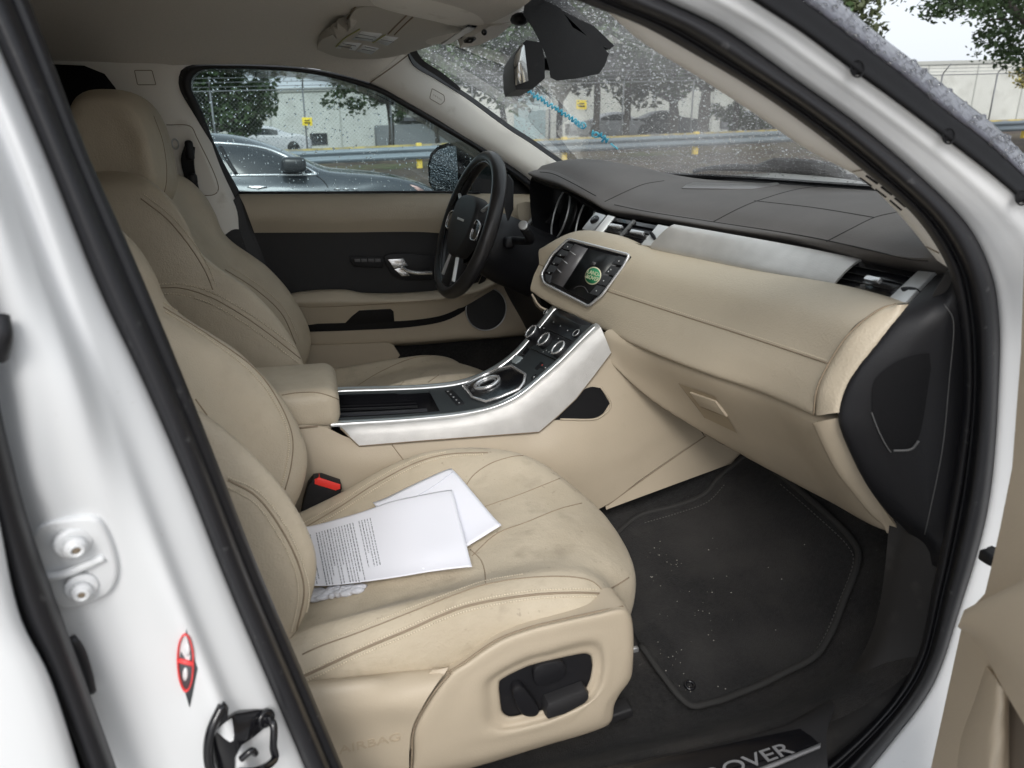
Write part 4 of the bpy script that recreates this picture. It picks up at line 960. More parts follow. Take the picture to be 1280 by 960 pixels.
for (a, b) in (((713, 314), (720, 319)), ((704, 325), (710, 330)), ((697, 336), (702, 341))): mb.tube([onp(*a, .002), onp(*b, .002)], .0006, sm=False, k=5)
mb.build('button_symbol', M['markw'], scr)
xd = (onp(775, 322)-onp(725, 309)).normalized(); ydd = (onp(745, 335)-onp(735, 352)); ydd = (ydd-xd*ydd.dot(xd)).normalized(); bc = onp(742, 345, .002)
mb = MB(); mb.disc(bc, nn, .0235, .0006, 0, 40, xd, .020); bd = mb.build('badge_edge', M['cream'], scr)
mb = MB(); mb.disc(bc+nn*.0006, nn, .021, .0006, 0, 40, xd, .0175); mb.build('green_badge', M['green'], scr)
mb = MB()
for s_, dy in (('LAND-', .0055), ('-ROVER', -.0055)):
    Vt, Ft = text(s_, bc+nn*.0016+ydd*dy, xd, ydd, .0125, .0003); mb.add(Vt, Ft, False)
mb.build('badge_lettering', M['cream'], scr)
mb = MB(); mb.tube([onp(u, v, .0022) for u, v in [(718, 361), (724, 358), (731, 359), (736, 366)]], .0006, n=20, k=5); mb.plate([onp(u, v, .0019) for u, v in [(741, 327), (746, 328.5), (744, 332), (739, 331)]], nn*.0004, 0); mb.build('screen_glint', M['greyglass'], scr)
# ---- end panel, black
mb = MB()
ei = [Y(1172, 343, -.69), Y(1150, 366, -.71), Y(1124, 394, -.72), Y(1093, 433, -.715), Y(1064, 472, -.705), Y(1050, 505, -.70), Y(1048, 526, -.70), Y(1060, 560, -.70), Y(1082, 604, -.70), Y(1108, 640, -.70), Y(1134, 666, -.70), Y(1140, 690, -.70)]
eo = [Y(1188, 330, -.765), Y(1196, 360, -.765), Y(1201, 400, -.765), Y(1205, 440, -.765), Y(1207, 487, -.765), Y(1204, 520, -.765), Y(1200, 560, -.765), Y(1194, 600, -.765), Y(1188, 640, -.765), Y(1182, 670, -.765), Y(1176, 690, -.765), Y(1172, 710, -.765)]
mb.loft([[p+V3(.05, 0.02, 0) for p in ei], ei, [a.lerp(b, .25)+V3(0, -.014, 0) for a, b in zip(ei, eo)], [a.lerp(b, .6)+V3(0, -.012, 0) for a, b in zip(ei, eo)], [a.lerp(b, .8)+V3(0, -.006, 0) for a, b in zip(ei, eo)], eo], nu=60, nv=40, thick=.003)
ep = mb.build('dash_end_panel', M['black'], dash)
TE = bvh(ep); mb = MB()
n = pxgrid(mb, TE, [(1090, 512), (1090, 490), (1094, 474), (1108, 460), (1126, 449), (1145, 443), (1161, 441)], [(1092, 518), (1100, 538), (1110, 557), (1122, 563), (1138, 562), (1148, 545), (1163, 460)], 40, 14, .0018) if True else decal(mb, TE, [(1126, 448), (1160, 441), (1162, 460), (1156, 520), (1145, 552), (1138, 562), (1115, 563), (1108, 555), (1089, 512), (1091, 480), (1110, 460)], h=.003, bev=.002, rnd=50, lift=-.002)
mb.build_auto('panel_recess', M['deep'], ep)  # shade of the recess put in as a flat, darker black patch
mb = MB(); seam(mb, TE, [(1180, 380), (1190, 395), (1192, 410), (1186, 480), (1178, 560), (1162, 640), (1156, 668)], .0008, 60); seam(mb, TE, [(1089, 515), (1098, 538), (1108, 557), (1113, 564)], .0010, 20, lift=.003); seam(mb, TE, [(1116, 562), (1138, 560), (1147, 550)], .0018, 20, lift=.003)
mb.build('panel_seam', mat('panel_line_grey', (.10, .10, .10), .5), ep)  # thin grey lines along the panel seam and the recess rim
# ---- glove box
gt = [Y(1044, 522, -.685), Y(1017, 521, -.655), Y(950, 493, -.51), Y(875, 467, -.37), Y(800, 438, -.20), Y(762, 420, -.13), Y(750, 414, -.11)]
gb = [Y(1131, 668, -.69), Y(1104, 662, -.655), Y(1040, 628, -.52), Y(960, 586, -.39), Y(880, 541, -.27), Y(812, 497, -.18), Y(768, 456, -.13)]
gt = [p+V3(.012, 0, -.002) for p in gt]
mb = MB(); 
mb.loft([[p+V3(.04, 0, .004) for p in gt], gt, [a.lerp(b, .5)+V3(-.008, 0, -.008) for a, b in zip(gt, gb)], [a.lerp(b, .93)+V3(-.004, 0, -.004) for a, b in zip(gt, gb)], gb, [p+V3(.14, 0, .0) for p in gb]], nu=70, nv=50, thick=.004)
gx = mb.build('glove_box', M['plastic'], dash, 'beige glove box lid')
ge = [Y(1045, 523, -.69), Y(1062, 559, -.69), Y(1082, 592, -.69), Y(1102, 620, -.69), Y(1118, 638, -.69), Y(1133, 651, -.69), Y(1132, 669, -.69)]
gi = [Y(1019, 527, -.66), Y(1034, 560, -.662), Y(1050, 590, -.664), Y(1072, 618, -.666), Y(1090, 640, -.668), Y(1106, 655, -.67), Y(1112, 664, -.672)]
mb = MB(); mb.loft([[p+V3(.03, .01, 0) for p in gi], [p+V3(-.006, 0, -.002) for p in gi], [p+V3(-.003, 0, 0) for p in ge], [p+V3(.05, 0, 0) for p in ge]], nu=40, nv=16); mb.build('glove_box_edge', M['plastic'], gx)
TG = bvh(gx)
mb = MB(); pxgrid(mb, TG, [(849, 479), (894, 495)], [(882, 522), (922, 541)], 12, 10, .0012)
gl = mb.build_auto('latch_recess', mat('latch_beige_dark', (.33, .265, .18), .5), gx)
mb = MB(); decal(mb, TG, [(864, 489), (896, 500), (910, 519), (877, 506)], h=.005, bev=.0015); mb.build_auto('latch_handle', M['plastic'], gx)
mb = MB(); seam(mb, TG, [(877, 508), (894, 515), (910, 520)], .0018, 12); seam(mb, TG, [(849, 479), (866, 501), (882, 522)], .0009, 14, lift=.001); mb.build('latch_shadow_gap', M['groove'], gx)
# under-dash beige, above the console
mb = MB()
mb.loft([[Y(664, 368, .15), Y(676, 385, .12), Y(700, 392, .09), Y(745, 412, -.05), Y(775, 425, -.13)], [Y(672, 385, .17), Y(690, 396, .14), Y(710, 398, .10), Y(752, 424, -.06), Y(790, 460, -.13)],
         [V3(.72, .17, .78), V3(.72, .14, .77), V3(.72, .1, .76), V3(.75, -.06, .74), V3(.8, -.13, .70)]], nu=24, nv=14, thick=.004)
mb.build('lower_dash', M['plastic'], dash)
# ---- instrument binnacle
mb = MB()
bx = [Y(u, v, y) for u, v, y in ((664, 222, .52), (680, 228, .45), (700, 235, .36), (722, 248, .28), (745, 262, .20), (738, 282, .20), (726, 300, .22), (700, 306, .28), (676, 300, .40), (664, 270, .52))]
mb.loft([bx, [p+V3(.10, .01, 0) for p in bx], [p.lerp(sum(bx, V3(0,0,0))/len(bx)+V3(.12, 0, 0), .8)+V3(.02, 0, 0) for p in bx]], nu=60, nv=12, closed=True)
mb.loft([[p for p in bx[:5]], [p+V3(.02, 0, .012) for p in bx[:5]]], nu=20, nv=3, thick=.01)
binn = mb.build('instrument_binnacle', M['black'], dash)
for (u, v, y, rr, ry) in ((692, 268, .40, .052, .068), (722, 277, .27, .050, .062)):
    c = Y(u, v, y)+V3(.02, 0, 0); nx_ = V3(-1, 0, .28).normalized()
    mb = MB(); mb.disc(c+V3(.03, 0, 0), nx_, rr, .01, 0, 40, V3(0, 1, 0), ry); g_ = mb.build('gauge', M['lcd'], binn)
    mb = MB(); mb.ring(c, nx_, rr, .0028, ry, V3(0, 1, 0), 48); mb.build('gauge_ring', M['satin'], g_)
# driver-side vent and dark lower fascia
mb = MB(); mb.plate([Y(668, 262, .62), Y(690, 268, .52), Y(672, 290, .50), Y(655, 284, .60)], V3(.03, 0, 0), .003)
mb.loft([[Y(640, 300, .58), Y(676, 306, .40), Y(700, 308, .26), Y(690, 325, .2)], [Y(625, 340, .60), Y(650, 350, .42), Y(680, 365, .22), Y(672, 370, .18)], [V3(.62, .62, .72), V3(.62, .42, .70), V3(.62, .25, .72), V3(.62, .18, .74)]], nu=24, nv=16, thick=.005)
mb.build_auto('driver_fascia', M['soft'], dash)
mb = MB(); mb.tube(YL(.56, (660, 281), (673, 264)), .006, n=8); mb.build('vent_bezel', M['satin'], dash)
mb = MB(); mb.loft([YL(.60, (646, 255), (660, 252), (682, 262)), YL(.58, (652, 300), (664, 300), (676, 292))], nu=8, nv=3, thick=.004); mb.build('fascia_end', M['leather2'], dash)

# ------------------------------------------------------------------ steering wheel
SW = MB(); wc = Y(585, 282, .37); wu = V3(.34, 0, .94).normalized(); wn = V3(-.935, -.075, .34).normalized(); wy_ = wu.cross(wn)*-1; wy_ = wy_ if wy_.y > 0 else -wy_; wy_.normalize(); wu = wu-wn*wu.dot(wn); wu.normalize()
def wp_(a, r, h=0): return wc+(wy_*math.cos(a)+wu*math.sin(a))*r+wn*h
SW.tube([wp_(2*math.pi*i/72, .180) for i in range(72)], .0165, closed=True, sm=False, k=14, flat=1.15)
swo = SW.build('steering_wheel', mat('black_wheel_leather', (.022, .021, .022), .33, bump=(300, .15, .0006, 'v')), CAR)
mb = MB(); mb.tube([wp_(2*math.pi*i/72, .1665, .008) for i in range(72)], .0035, closed=True, sm=False, k=8); mb.build('rim_insert', M['gloss'], swo)
mb = MB()
hubo = [(-.10, .03), (-.085, .062), (0, .076), (.085, .062), (.10, .03), (.088, -.035), (.052, -.075), (0, -.088), (-.052, -.075), (-.088, -.035)]
mb.plate([wc+wy_*a+wu*b-wn*.01 for a, b in hubo], wn*.034, .012, 40, 4)
hb_ = mb.build_auto('airbag_cover', M['soft'], swo, ang=60)
mb = MB(); mb.plate([wc+wy_*a+wu*b+wn*.0235 for a, b in ((-.03, .006), (.03, .006), (.03, .012), (-.03, .012))], wn*.0015, 0); mb.build('wheel_badge_bar', M['markw'], hb_)
def spoke(a0, w0, a1, w1, nm='spoke', mt=M['black'], h0=.0, th=.018, r0=.06, r1=.17):
    mb = MB(); p = [wp_(a0-w0, r0, h0-.008), wp_(a1-w1, r1, h0-.008), wp_(a1+w1, r1, h0-.008), wp_(a0+w0, r0, h0-.008)]
    mb.plate(p, wn*th, .004, 0); return mb.build_auto(nm, mt, swo)
spoke(math.pi, .45, math.pi+.06, .13); spoke(0, .45, -.06, .13); spoke(-math.pi/2, .5, -math.pi/2, .22)
for s_ in (math.pi, 0):
    sg = 1 if s_ == 0 else -1
    mb = MB(); mb.plate([wp_(s_-sg*.25, .10, .008), wp_(s_-sg*.16, .15, .008), wp_(s_+sg*.10, .15, .008), wp_(s_+sg*.22, .10, .008)], wn*.008, .003); sb_ = mb.build_auto('wheel_switch', M['gloss'], swo)
    q_ = [wp_(s_-sg*.22, .103, .0165), wp_(s_-sg*.14, .147, .0165), wp_(s_+sg*.08, .147, .0165), wp_(s_+sg*.19, .103, .0165)]
    mb = MB(); mb.tube(q_, .0018, closed=True, n=40, k=6); mb.build('switch_trim', M['chrome'], sb_)
for s_ in (1, -1):
    mb = MB(); a = -math.pi/2+s_*.36; mb.plate([wp_(a-.02, .09, .006), wp_(a-.02, .155, .004), wp_(a+.02, .155, .004), wp_(a+.02, .09, .006)], wn*.009, .003); mb.build_auto('spoke_trim', M['bezel'], swo)
    mb = MB(); a = math.pi/2+s_*1.12; mb.plate([wp_(a-.03, .085, .004), wp_(a-.02, .16, .003), wp_(a+.02, .16, .003), wp_(a+.03, .085, .004)], wn*.008, .003); mb.build_auto('spoke_trim', M['bezel'], swo)
mb = MB(); ax = -wn
c0 = wc-wn*.02; cols = []
for (d, ry, rz) in ((.0, .07, .075), (.05, .085, .085), (.10, .075, .09), (.17, .07, .09), (.30, .07, .10)):
    cols.append([c0-wn*d+wy_*math.cos(2*math.pi*i/20)*ry+wu*(math.sin(2*math.pi*i/20)*rz-.02-.1*d) for i in range(20)])
mb.loft(cols, nu=40, nv=16, closed=True); clm = mb.build('steering_column', M['black'], CAR)
mb = MB(); p0 = wc-wn*.09+wy_*-.07; mb.tube([p0, Y(662, 300, .22), Y(654, 282, .16)], [.010, .010, .012, .012], n=12, k=12)
mb.box(p0+V3(.0, -.01, -.005), (.03, .04, .03), .01)
stk_ = mb.build('column_stalk', M['black'], clm)
mb = MB(); d_ = (Y(654, 282, .16)-Y(662, 300, .22)).normalized(); mb.disc(Y(654, 282, .16), d_, .0115, .005, .002, 24); mb.build_auto('stalk_tip', M['satin'], stk_)
mb = MB(); mb.tube([p0+wy_*.14, p0+wy_*.26+V3(0, 0, .02)], .010, n=8); mb.build('column_stalk', M['black'], clm)
mb = MB(); mb.plate([Y(634, 218, .30), Y(640, 226, .30), Y(640, 262, .30), Y(634, 276, .30), Y(630, 258, .30)], V3(.006, .004, 0), .002); mb.build_auto('shift_paddle', M['black'], clm)

# ------------------------------------------------------------------ centre console
far = [Y(400, 489, .10), Y(426, 487, .10), Y(480, 485.5, .10), Y(531, 483.5, .10), Y(570, 479, .10), Y(597, 471, .10), Y(617, 461, .10), Y(632, 451, .10), Y(646, 439, .10), Y(663, 420, .10), Y(692, 384, .10)]
near = [Y(395, 533, -.115), Y(426, 530.5, -.115), Y(512, 525, -.115), Y(585, 517, -.115), Y(622, 508, -.115), Y(650, 494, -.115), Y(677, 472, -.115), Y(700, 452, -.115), Y(722, 430, -.115), Y(737, 415, -.115), Y(749, 404, -.115)]
def cut(pts, x0, x1, n=60):
    P = cr(pts, 200); Q = [p for p in P if x0-.001 <= p.x <= x1+.001]; return Q
fx = cr(far, 160); nx2 = cr(near, 160)
def at_x(P, x):
    for a, b in zip(P, P[1:]):
        if (a.x-x)*(b.x-x) <= 0: return a.lerp(b, (x-a.x)/(b.x-a.x) if b.x != a.x else 0)
    return (P[0] if abs(P[0].x-x) < abs(P[-1].x-x) else P[-1]).copy()
def strip(x0, x1, t0, t1, dz=0, n=30):
    A = []; Bq = []
    for i in range(n):
        x = x0+(x1-x0)*i/(n-1); a = at_x(fx, x); b = at_x(nx2, x); b = V3(x, b.y, b.z); a = V3(x, a.y, a.z)
        A.append(a.lerp(b, t0)+V3(0, 0, dz)); Bq.append(a.lerp(b, t1)+V3(0, 0, dz))
    return A, Bq
xs0, xs1, xs2 = -.08, .225, fx[-1].x
mb = MB()
A_, B_ = strip(xs1, xs2+.02, .05, .93); mb.loft([A_, B_], nu=80, nv=10, lin=False, thick=.003)
A_, B_ = strip(xs0, xs1, .05, .17); mb.loft([A_, B_], nu=20, nv=3, thick=.003)
A_, B_ = strip(xs0, xs1, .83, .93); mb.loft([A_, B_], nu=20, nv=3, thick=.003)
con = mb.build('centre_console', M['console'], CAR)
TCn = bvh(con)
mb = MB()   # open tray
A_, B_ = strip(xs0, xs1, .17, .83)
lo = lambda P, d: [p-V3(0, 0, d) for p in P]
mb.loft([A_, lo(A_, .05)], nu=20, nv=4); mb.loft([B_, lo(B_, .05)], nu=20, nv=4); mb.loft([lo(A_, .05), lo(B_, .05)], nu=20, nv=4)
mb.loft([[A_[-1], B_[-1]], [A_[-1]-V3(0, 0, .05), B_[-1]-V3(0, 0, .05)]], nu=6, nv=3)
tray = mb.build('tray', M['gloss'], con)
for k in range(5):
    mb = MB(); A3_, B3_ = strip(xs0+.01, xs1-.03, .2+k*.13, .225+k*.13, -.03-.002*k); mb.loft([A3_, B3_], nu=12, nv=3, thick=.004); mb.build('tray_rib', M['blade'], tray)
mb = MB(); A2_, B2_ = strip(xs0, xs1-.02, .55, .60, -.012); mb.loft([A2_, B2_], nu=12, nv=3, thick=.004); A2_, B2_ = strip(xs0, xs1-.01, .72, .8, -.010); mb.loft([A2_, B2_], nu=12, nv=3, thick=.004); mb.build('tray_rail', mat('tray_rail_grey', (.05, .052, .06), .2), tray)
mb = MB(); p = at_x(fx, .17).lerp(at_x(nx2, .17), .5)-V3(0, 0, .04); mb.blob(p, (.012, .008, .004)); mb.build('coin', M['satin'], tray)
# metal edges
mb = MB(); A_, B_ = strip(-.02, xs2+.02, -.03, .055, .002, 60); mb.loft([[p-V3(0, 0, .03) for p in A_], A_, B_, [p-V3(0, 0, .008) for p in B_]], nu=80, nv=12, thick=.002); 
A_, B_ = strip(.0, xs2+.02, .925, 1.0, .002, 60); mb.loft([[p-V3(0, 0, .008) for p in A_], A_, B_, [p-V3(0, 0, .006) for p in B_]], nu=80, nv=12, thick=.002); mb.build('metal_edge', M['alurim'], con)
# brushed side strip
mb = MB()
st_ = [Y(424, 532, -.118), Y(512, 526.5, -.118), Y(585, 518.5, -.118), Y(622, 509.5, -.118), Y(650, 495.5, -.118), Y(677, 473, -.118), Y(700, 453, -.118), Y(722, 431, -.118), Y(737, 417, -.118), Y(749, 406, -.118)]
sbm = [Y(426, 535, -.135), Y(449, 557, -.135), Y(520, 551, -.135), Y(600, 545, -.135), Y(674, 539.5, -.135), Y(698, 519, -.135), Y(720, 498, -.135), Y(742, 470, -.135), Y(763, 442, -.135), Y(749, 408, -.135)]
outl = [Y(424, 532, -.122)]
# ruled between matching points
TT = [st_[0], st_[0].lerp(st_[1], .35), st_[1], st_[2], st_[3].lerp(st_[4], .6), st_[5], st_[6], st_[7], st_[8], st_[9]]
BB = [sbm[0], sbm[1], sbm[2], sbm[3], sbm[4], sbm[5], sbm[6], sbm[7], sbm[8], Y(764, 441, -.135)]
TTr = cr(TT, 70, lin=True); BBr = []
import bisect
def lenp(P):
    L = [0]
    for a, b in zip(P, P[1:]): L.append(L[-1]+(b-a).length)
    return L
LT = lenp(TT); 
def atlen(P, idx, f): return P[idx].lerp(P[idx+1], f)
TT2 = cr(TT, 100)
rowsT = []; rowsB = []
for i in range(len(TT)-1):
    for k in range(8):
        f = k/8; rowsT.append((i, f)); 
def crp(P, i, f):
    p0 = P[i-1] if i > 0 else P[0]*2-P[1]; p1 = P[i]; p2 = P[i+1]; p3 = P[i+2] if i+2 < len(P) else P[-1]*2-P[-2]
    return .5*((2*p1)+(p2-p0)*f+(2*p0-5*p1+4*p2-p3)*f*f+(3*p1-p0-3*p2+p3)*f*f*f)
a_ = [crp(TT, i, f) for i, f in rowsT]+[TT[-1]]; b_ = [BB[i].lerp(BB[i+1], f) for i, f in rowsT]+[BB[-1]]
V = []; F = []
for p, q in zip(a_, b_): 
    V += [p+V3(0, .02, .0), p+V3(0, .002, 0), p.lerp(q, .1)+V3(0, -.004, 0), p.lerp(q, .5)+V3(0, -.004, 0), q, q+V3(0, .02, 0)]
for i in range(len(a_)-1):
    for j in range(5): F.append((i*6+j, i*6+6+j, i*6+7+j, i*6+1+j))
mb.add(V, F); ss = mb.build_auto('brushed_side_strip', M['alu'], con, ang=50)
mb = MB(); mb.tube([p+V3(0, .002, -.001) for p in b_], .0022, sm=False, k=6); mb.build('strip_gap', M['groove'], ss)
# beige flank of the console
mb = MB()
ft = [V3(-.4, -.125, .73), Y(395, 532, -.125), Y(440, 548, -.125), Y(520, 549, -.125), Y(600, 543, -.125), Y(674, 537, -.125), Y(700, 512, -.125), Y(735, 480, -.125), Y(765, 440, -.125), Y(800, 450, -.125)]
fm_ = [V3(-.4, -.14, .6), Y(390, 600, -.14), Y(440, 600, -.14), Y(520, 600, -.14), Y(600, 600, -.145), Y(670, 590, -.15), Y(740, 580, -.155), Y(790, 562, -.155), Y(835, 530, -.15), Y(862, 516, -.14)]
fb = [V3(-.4, -.14, .44), V3(-.1, -.14, .44), V3(0, -.14, .44), V3(.15, -.14, .44), V3(.3, -.14, .44), V3(.42, -.145, .45), Y(755, 633, -.15), Y(800, 600, -.15), Y(840, 572, -.15), Y(880, 545, -.145)]
mb.loft([ft, [a.lerp(b, .5)+V3(0, -.006, 0) for a, b in zip(ft, fm_)], fm_, [a.lerp(b, .5) for a, b in zip(fm_, fb)], fb], nu=100, nv=40, thick=.004)
mb.loft([[Y(880, 545, -.143), Y(820, 587, -.146), Y(757, 633, -.148)], [Y(937, 571, -.15), Y(850, 603, -.15), Y(758, 637, -.15)]], nu=20, nv=6, thick=.003)
mb.loft([[Y(800, 450, -.12), Y(862, 510, -.135), Y(882, 546, -.145)], [Y(830, 470, -.1), Y(900, 520, -.12), Y(940, 570, -.148)]], nu=20, nv=6, thick=.003)
fk = mb.build('console_flank', M['plastic'], con)
TFk = bvh(fk)
mb = MB(); seam(mb, TFk, [(882, 545), (850, 567), (800, 602), (756, 634)], .0012, 40); seam(mb, TFk, [(490, 556), (496, 564), (502, 572), (508, 580)], .0010, 12); seam(mb, TFk, [(374, 535), (395, 533), (425, 531)], .002, 12); mb.build('flank_seam', M['groove'], fk)
mb = MB(); pxgrid(mb, TFk, [(689, 524), (700, 512), (722, 492), (738, 483.5), (751, 485)], [(690, 525), (712, 524.5), (738, 523.5), (752, 518), (762, 504)], 30, 10, .0015); mb.build('side_pocket', M['deep'], fk)  # flat black patch on the flank, painting the dark inside of the pocket
mb = MB(); P = trace(TFk, [(700, 524), (744, 523.5), (753, 519), (763, 508), (761, 499), (751, 484)], .002, 30); mb.tube(filt(P), .0022, sm=False, k=6); mb.build('pocket_lip', M['plastic'], fk)
# centre armrest box
mb = MB(); mb.box((-.19, -.008, .765), (.42, .225, .085), .028, seg=6); mb.box((-.20, -.008, .65), (.40, .21, .20), .01)
abx = mb.build('console_armrest', M['leather'], con)
TAb = bvh(abx); mb = MB(); seam(mb, TAb, [(352, 494), (372, 491), (397, 491), (415, 496), (426, 501)], .001, 30); mb.build('armrest_seam', M['groove'], abx)
# controls on the sloping face
def cdec(name, pts, mt, h=.002, par=con, bev=.0006, rnd=0, extra=0):
    mb = MB(); decal(mb, TCn, pts, h, bev, rnd, -.002, extra); return mb.build_auto(name, mt, par)
dk = mat('control_black', (.016, .016, .018), .3)
cdec('audio_display', [(694, 394), (727, 407), (720, 417), (687, 403)], M['lcd'], .001)
a1 = cdec('audio_panel', [(690, 384), (738, 404), (716, 428), (674, 410)], dk, .0006)
a2 = cdec('climate_panel', [(674, 410), (716, 428), (700, 450), (657, 432)], dk, .0012)
seam_mb = MB(); seam(seam_mb, TCn, [(676, 408), (716, 427)], .0009, 20, lift=.002); seam(seam_mb, TCn, [(657, 433), (698, 452)], .0012, 20, lift=.002); seam(seam_mb, TCn, [(583+90, 469-29), (700, 452)], .0005, 10, lift=.001)
seam_mb.build('panel_gap', M['gloss'], con)
for (u, v, r) in ((668, 416, .0195), (684, 426, .0195), (702, 437, .0195)):
    p, n = hit(TCn, u, v+2); 
    mb = MB(); mb.disc(p-n*.002, n, r, .014, .003, 36); kn = mb.build_auto('control_knob', M['black'], con)
    mb = MB(); mb.ring(p+n*.0125, n, r*.86, .0022, k=36); mb.build('knob_ring', M['chrome'], kn)
    mb = MB(); mb.disc(p+n*.011, n, r*.78, .002, .0006, 30); mb.build('knob_face', mat('knob_face_grey', (.045, .05, .052), .4), kn)
for (u, v) in ((684, 391), (722, 418)):
    p, n = hit(TCn, u, v); mb = MB(); mb.disc(p, n, .008 if u < 700 else .010, .006, .002, 24); kk_ = mb.build_auto('small_knob', M['black'], con); mb = MB(); mb.ring(p+n*.0055, n, .0065 if u < 700 else .0085, .0012, k=20); mb.build('knob_ring', M['satin'], kk_)
mb = MB()
for (u, v) in ((683.5, 402.5), (693, 403.5), (701.5, 408.5), (710.5, 414), (681, 411), (699, 424), (683, 417.5), (678, 439-10), (680, 441), (687, 441), (690, 443), (672, 432), (684, 439), (562+92, 494-45)):
    p, n = hit(TCn, u, v, .0028); 
    if p is not None: mb.disc(p, n, .0015, .0004, 0, 8)
mb.build('control_symbol', M['markw'], con)
cdec('hatch_button', [(672, 456), (684, 462), (680, 467), (668, 461)], M['black'], .0015)
s1 = cdec('seat_heater_button', [(676, 452), (690, 459), (682, 468), (669, 461)], M['black'], .002)
mb = MB(); p, n = hit(TCn, 679, 457.5, .0032); mb.disc(p, n, .0022, .0004, 0, 10); mb.build('red_symbol', mat('red_symbol', (.7, .08, .06), .5), s1)
mb = MB(); p, n = hit(TCn, 683, 461, .0032); mb.disc(p, n, .0018, .0004, 0, 10); mb.build('white_symbol', M['markw'], s1)
s2 = cdec('parking_brake_switch', [(670, 468), (677, 473), (671, 479), (665, 477), (664, 472)], M['black'], .003, bev=.001)
mb = MB(); p, n = hit(TCn, 669, 473, .0042); mb.disc(p, n, .0022, .0004, 0, 8); mb.build('white_symbol', M['markw'], s2)
cdec('key_slot', [(657, 434), (662, 437), (656, 446), (650, 444)], M['gloss'], .0008)
s3 = cdec('parking_button', [(645, 444), (653, 447), (650, 452), (645, 455), (641, 454), (640, 450)], mat('pale_grey_switch', (.30, .34, .35), .35), .003, bev=.001)
g1 = cdec('gear_selector', [(580, 484), (603, 470), (634, 459), (645, 460), (659, 470), (658, 477), (652, 487), (627, 497), (606, 504), (592, 498)], M['gloss'], .003)
mb = MB(); P = trace(TCn, [(580, 484), (600, 473), (622, 463), (641, 459), (658, 470), (656, 480), (650, 488), (627, 498), (608, 504), (591, 499)], .004); mb.tube(P, .0036, closed=True, sm=False, k=8); mb.build('selector_frame', M['chrome'], g1)
p, n = hit(TCn, 611, 484, .003)
dxw = (hit(TCn, 625, 478)[0]-p).normalized()
mb = MB(); mb.disc(p, n, .033, .008, .003, 40); dl_ = mb.build_auto('rotary_dial', M['gloss'], g1); mb = MB(); mb.ring(p+n*.009, n, .0285, .0042, k=44); mb.build('dial_ring', M['chrome'], dl_); mb = MB(); mb.ring(p+n*.008, n, .020, .002, k=36); mb.build('dial_inner_ring', M['satin'], dl_)
mb = MB()
for k in range(5): 
    q, n = hit(TCn, 630+k*2.2, 469+k*1.7, .0042)
    if q is not None: mb.disc(q, n, .0015, .0003, 0, 6)
mb.build('gear_mark', M['markw'], g1)
b3 = cdec('terrain_switch', [(556, 489), (566, 488), (581, 505), (571, 507)], M['black'], .002)
mb = MB()
for k in range(5):
    q, n = hit(TCn, 560+k*3.5, 490.5+k*3.6, .0026); mb.disc(q, n, .0022, .0004, 0, 6)
mb.build('terrain_symbol', M['markw'], b3)

# ------------------------------------------------------------------ seats
CU = {   # q: (x, z) back -> front, over the edge
 .228: [(-.16, .46), (-.05, .47), (.10, .49), (.22, .50), (.28, .50), (.29, .47)],
 .222: [(-.14, .53), (-.02, .565), (.08, .60), (.17, .63), (.25, .635), (.31, .60), (.32, .50)],
 .203: [(-.12, .565), (.012, .617), (.08, .65), (.155, .677), (.223, .684), (.29, .674), (.345, .63), (.36, .54), (.35, .46)],
 .16: [(-.13, .56), (.0, .605), (.1, .64), (.19, .665), (.27, .678), (.36, .675), (.415, .635), (.43, .54), (.41, .45)],
 .105: [(-.15, .55), (.0, .585), (.1, .61), (.2, .632), (.32, .652), (.42, .645), (.465, .60), (.475, .52), (.45, .44)],
 .04: [(-.15, .545), (0, .575), (.1, .597), (.2, .617), (.32, .635), (.43, .625), (.494, .585), (.505, .51), (.47, .43)],
 -.07: [(-.15, .54), (0, .57), (.1, .592), (.2, .610), (.32, .625), (.43, .612), (.498, .565), (.505, .50), (.47, .43)],
 -.135: [(-.15, .54), (0, .572), (.1, .592), (.2, .608), (.32, .620), (.41, .608), (.475, .560), (.482, .50), (.46, .43)],
 -.165: [(-.14, .555), (-.03, .585), (.1, .604), (.2, .617), (.31, .626), (.385, .610), (.43, .565), (.437, .50), (.43, .43)],
 -.195: [(-.14, .575), (-.05, .602), (.1, .618), (.2, .628), (.3, .632), (.37, .616), (.41, .580), (.42, .52), (.42, .44)],
 -.222: [(-.14, .57), (-.02, .592), (.1, .603), (.2, .612), (.3, .616), (.36, .604), (.40, .57), (.41, .52), (.41, .44)],
 -.243: [(-.14, .53), (-.02, .55), (.1, .565), (.2, .58), (.3, .588), (.36, .578), (.395, .55), (.40, .50), (.40, .44)],
 -.243001: [(-.14, .46), (-.02, .46), (.1, .47), (.2, .49), (.3, .49), (.36, .49), (.38, .48), (.39, .46), (.39, .44)],
}
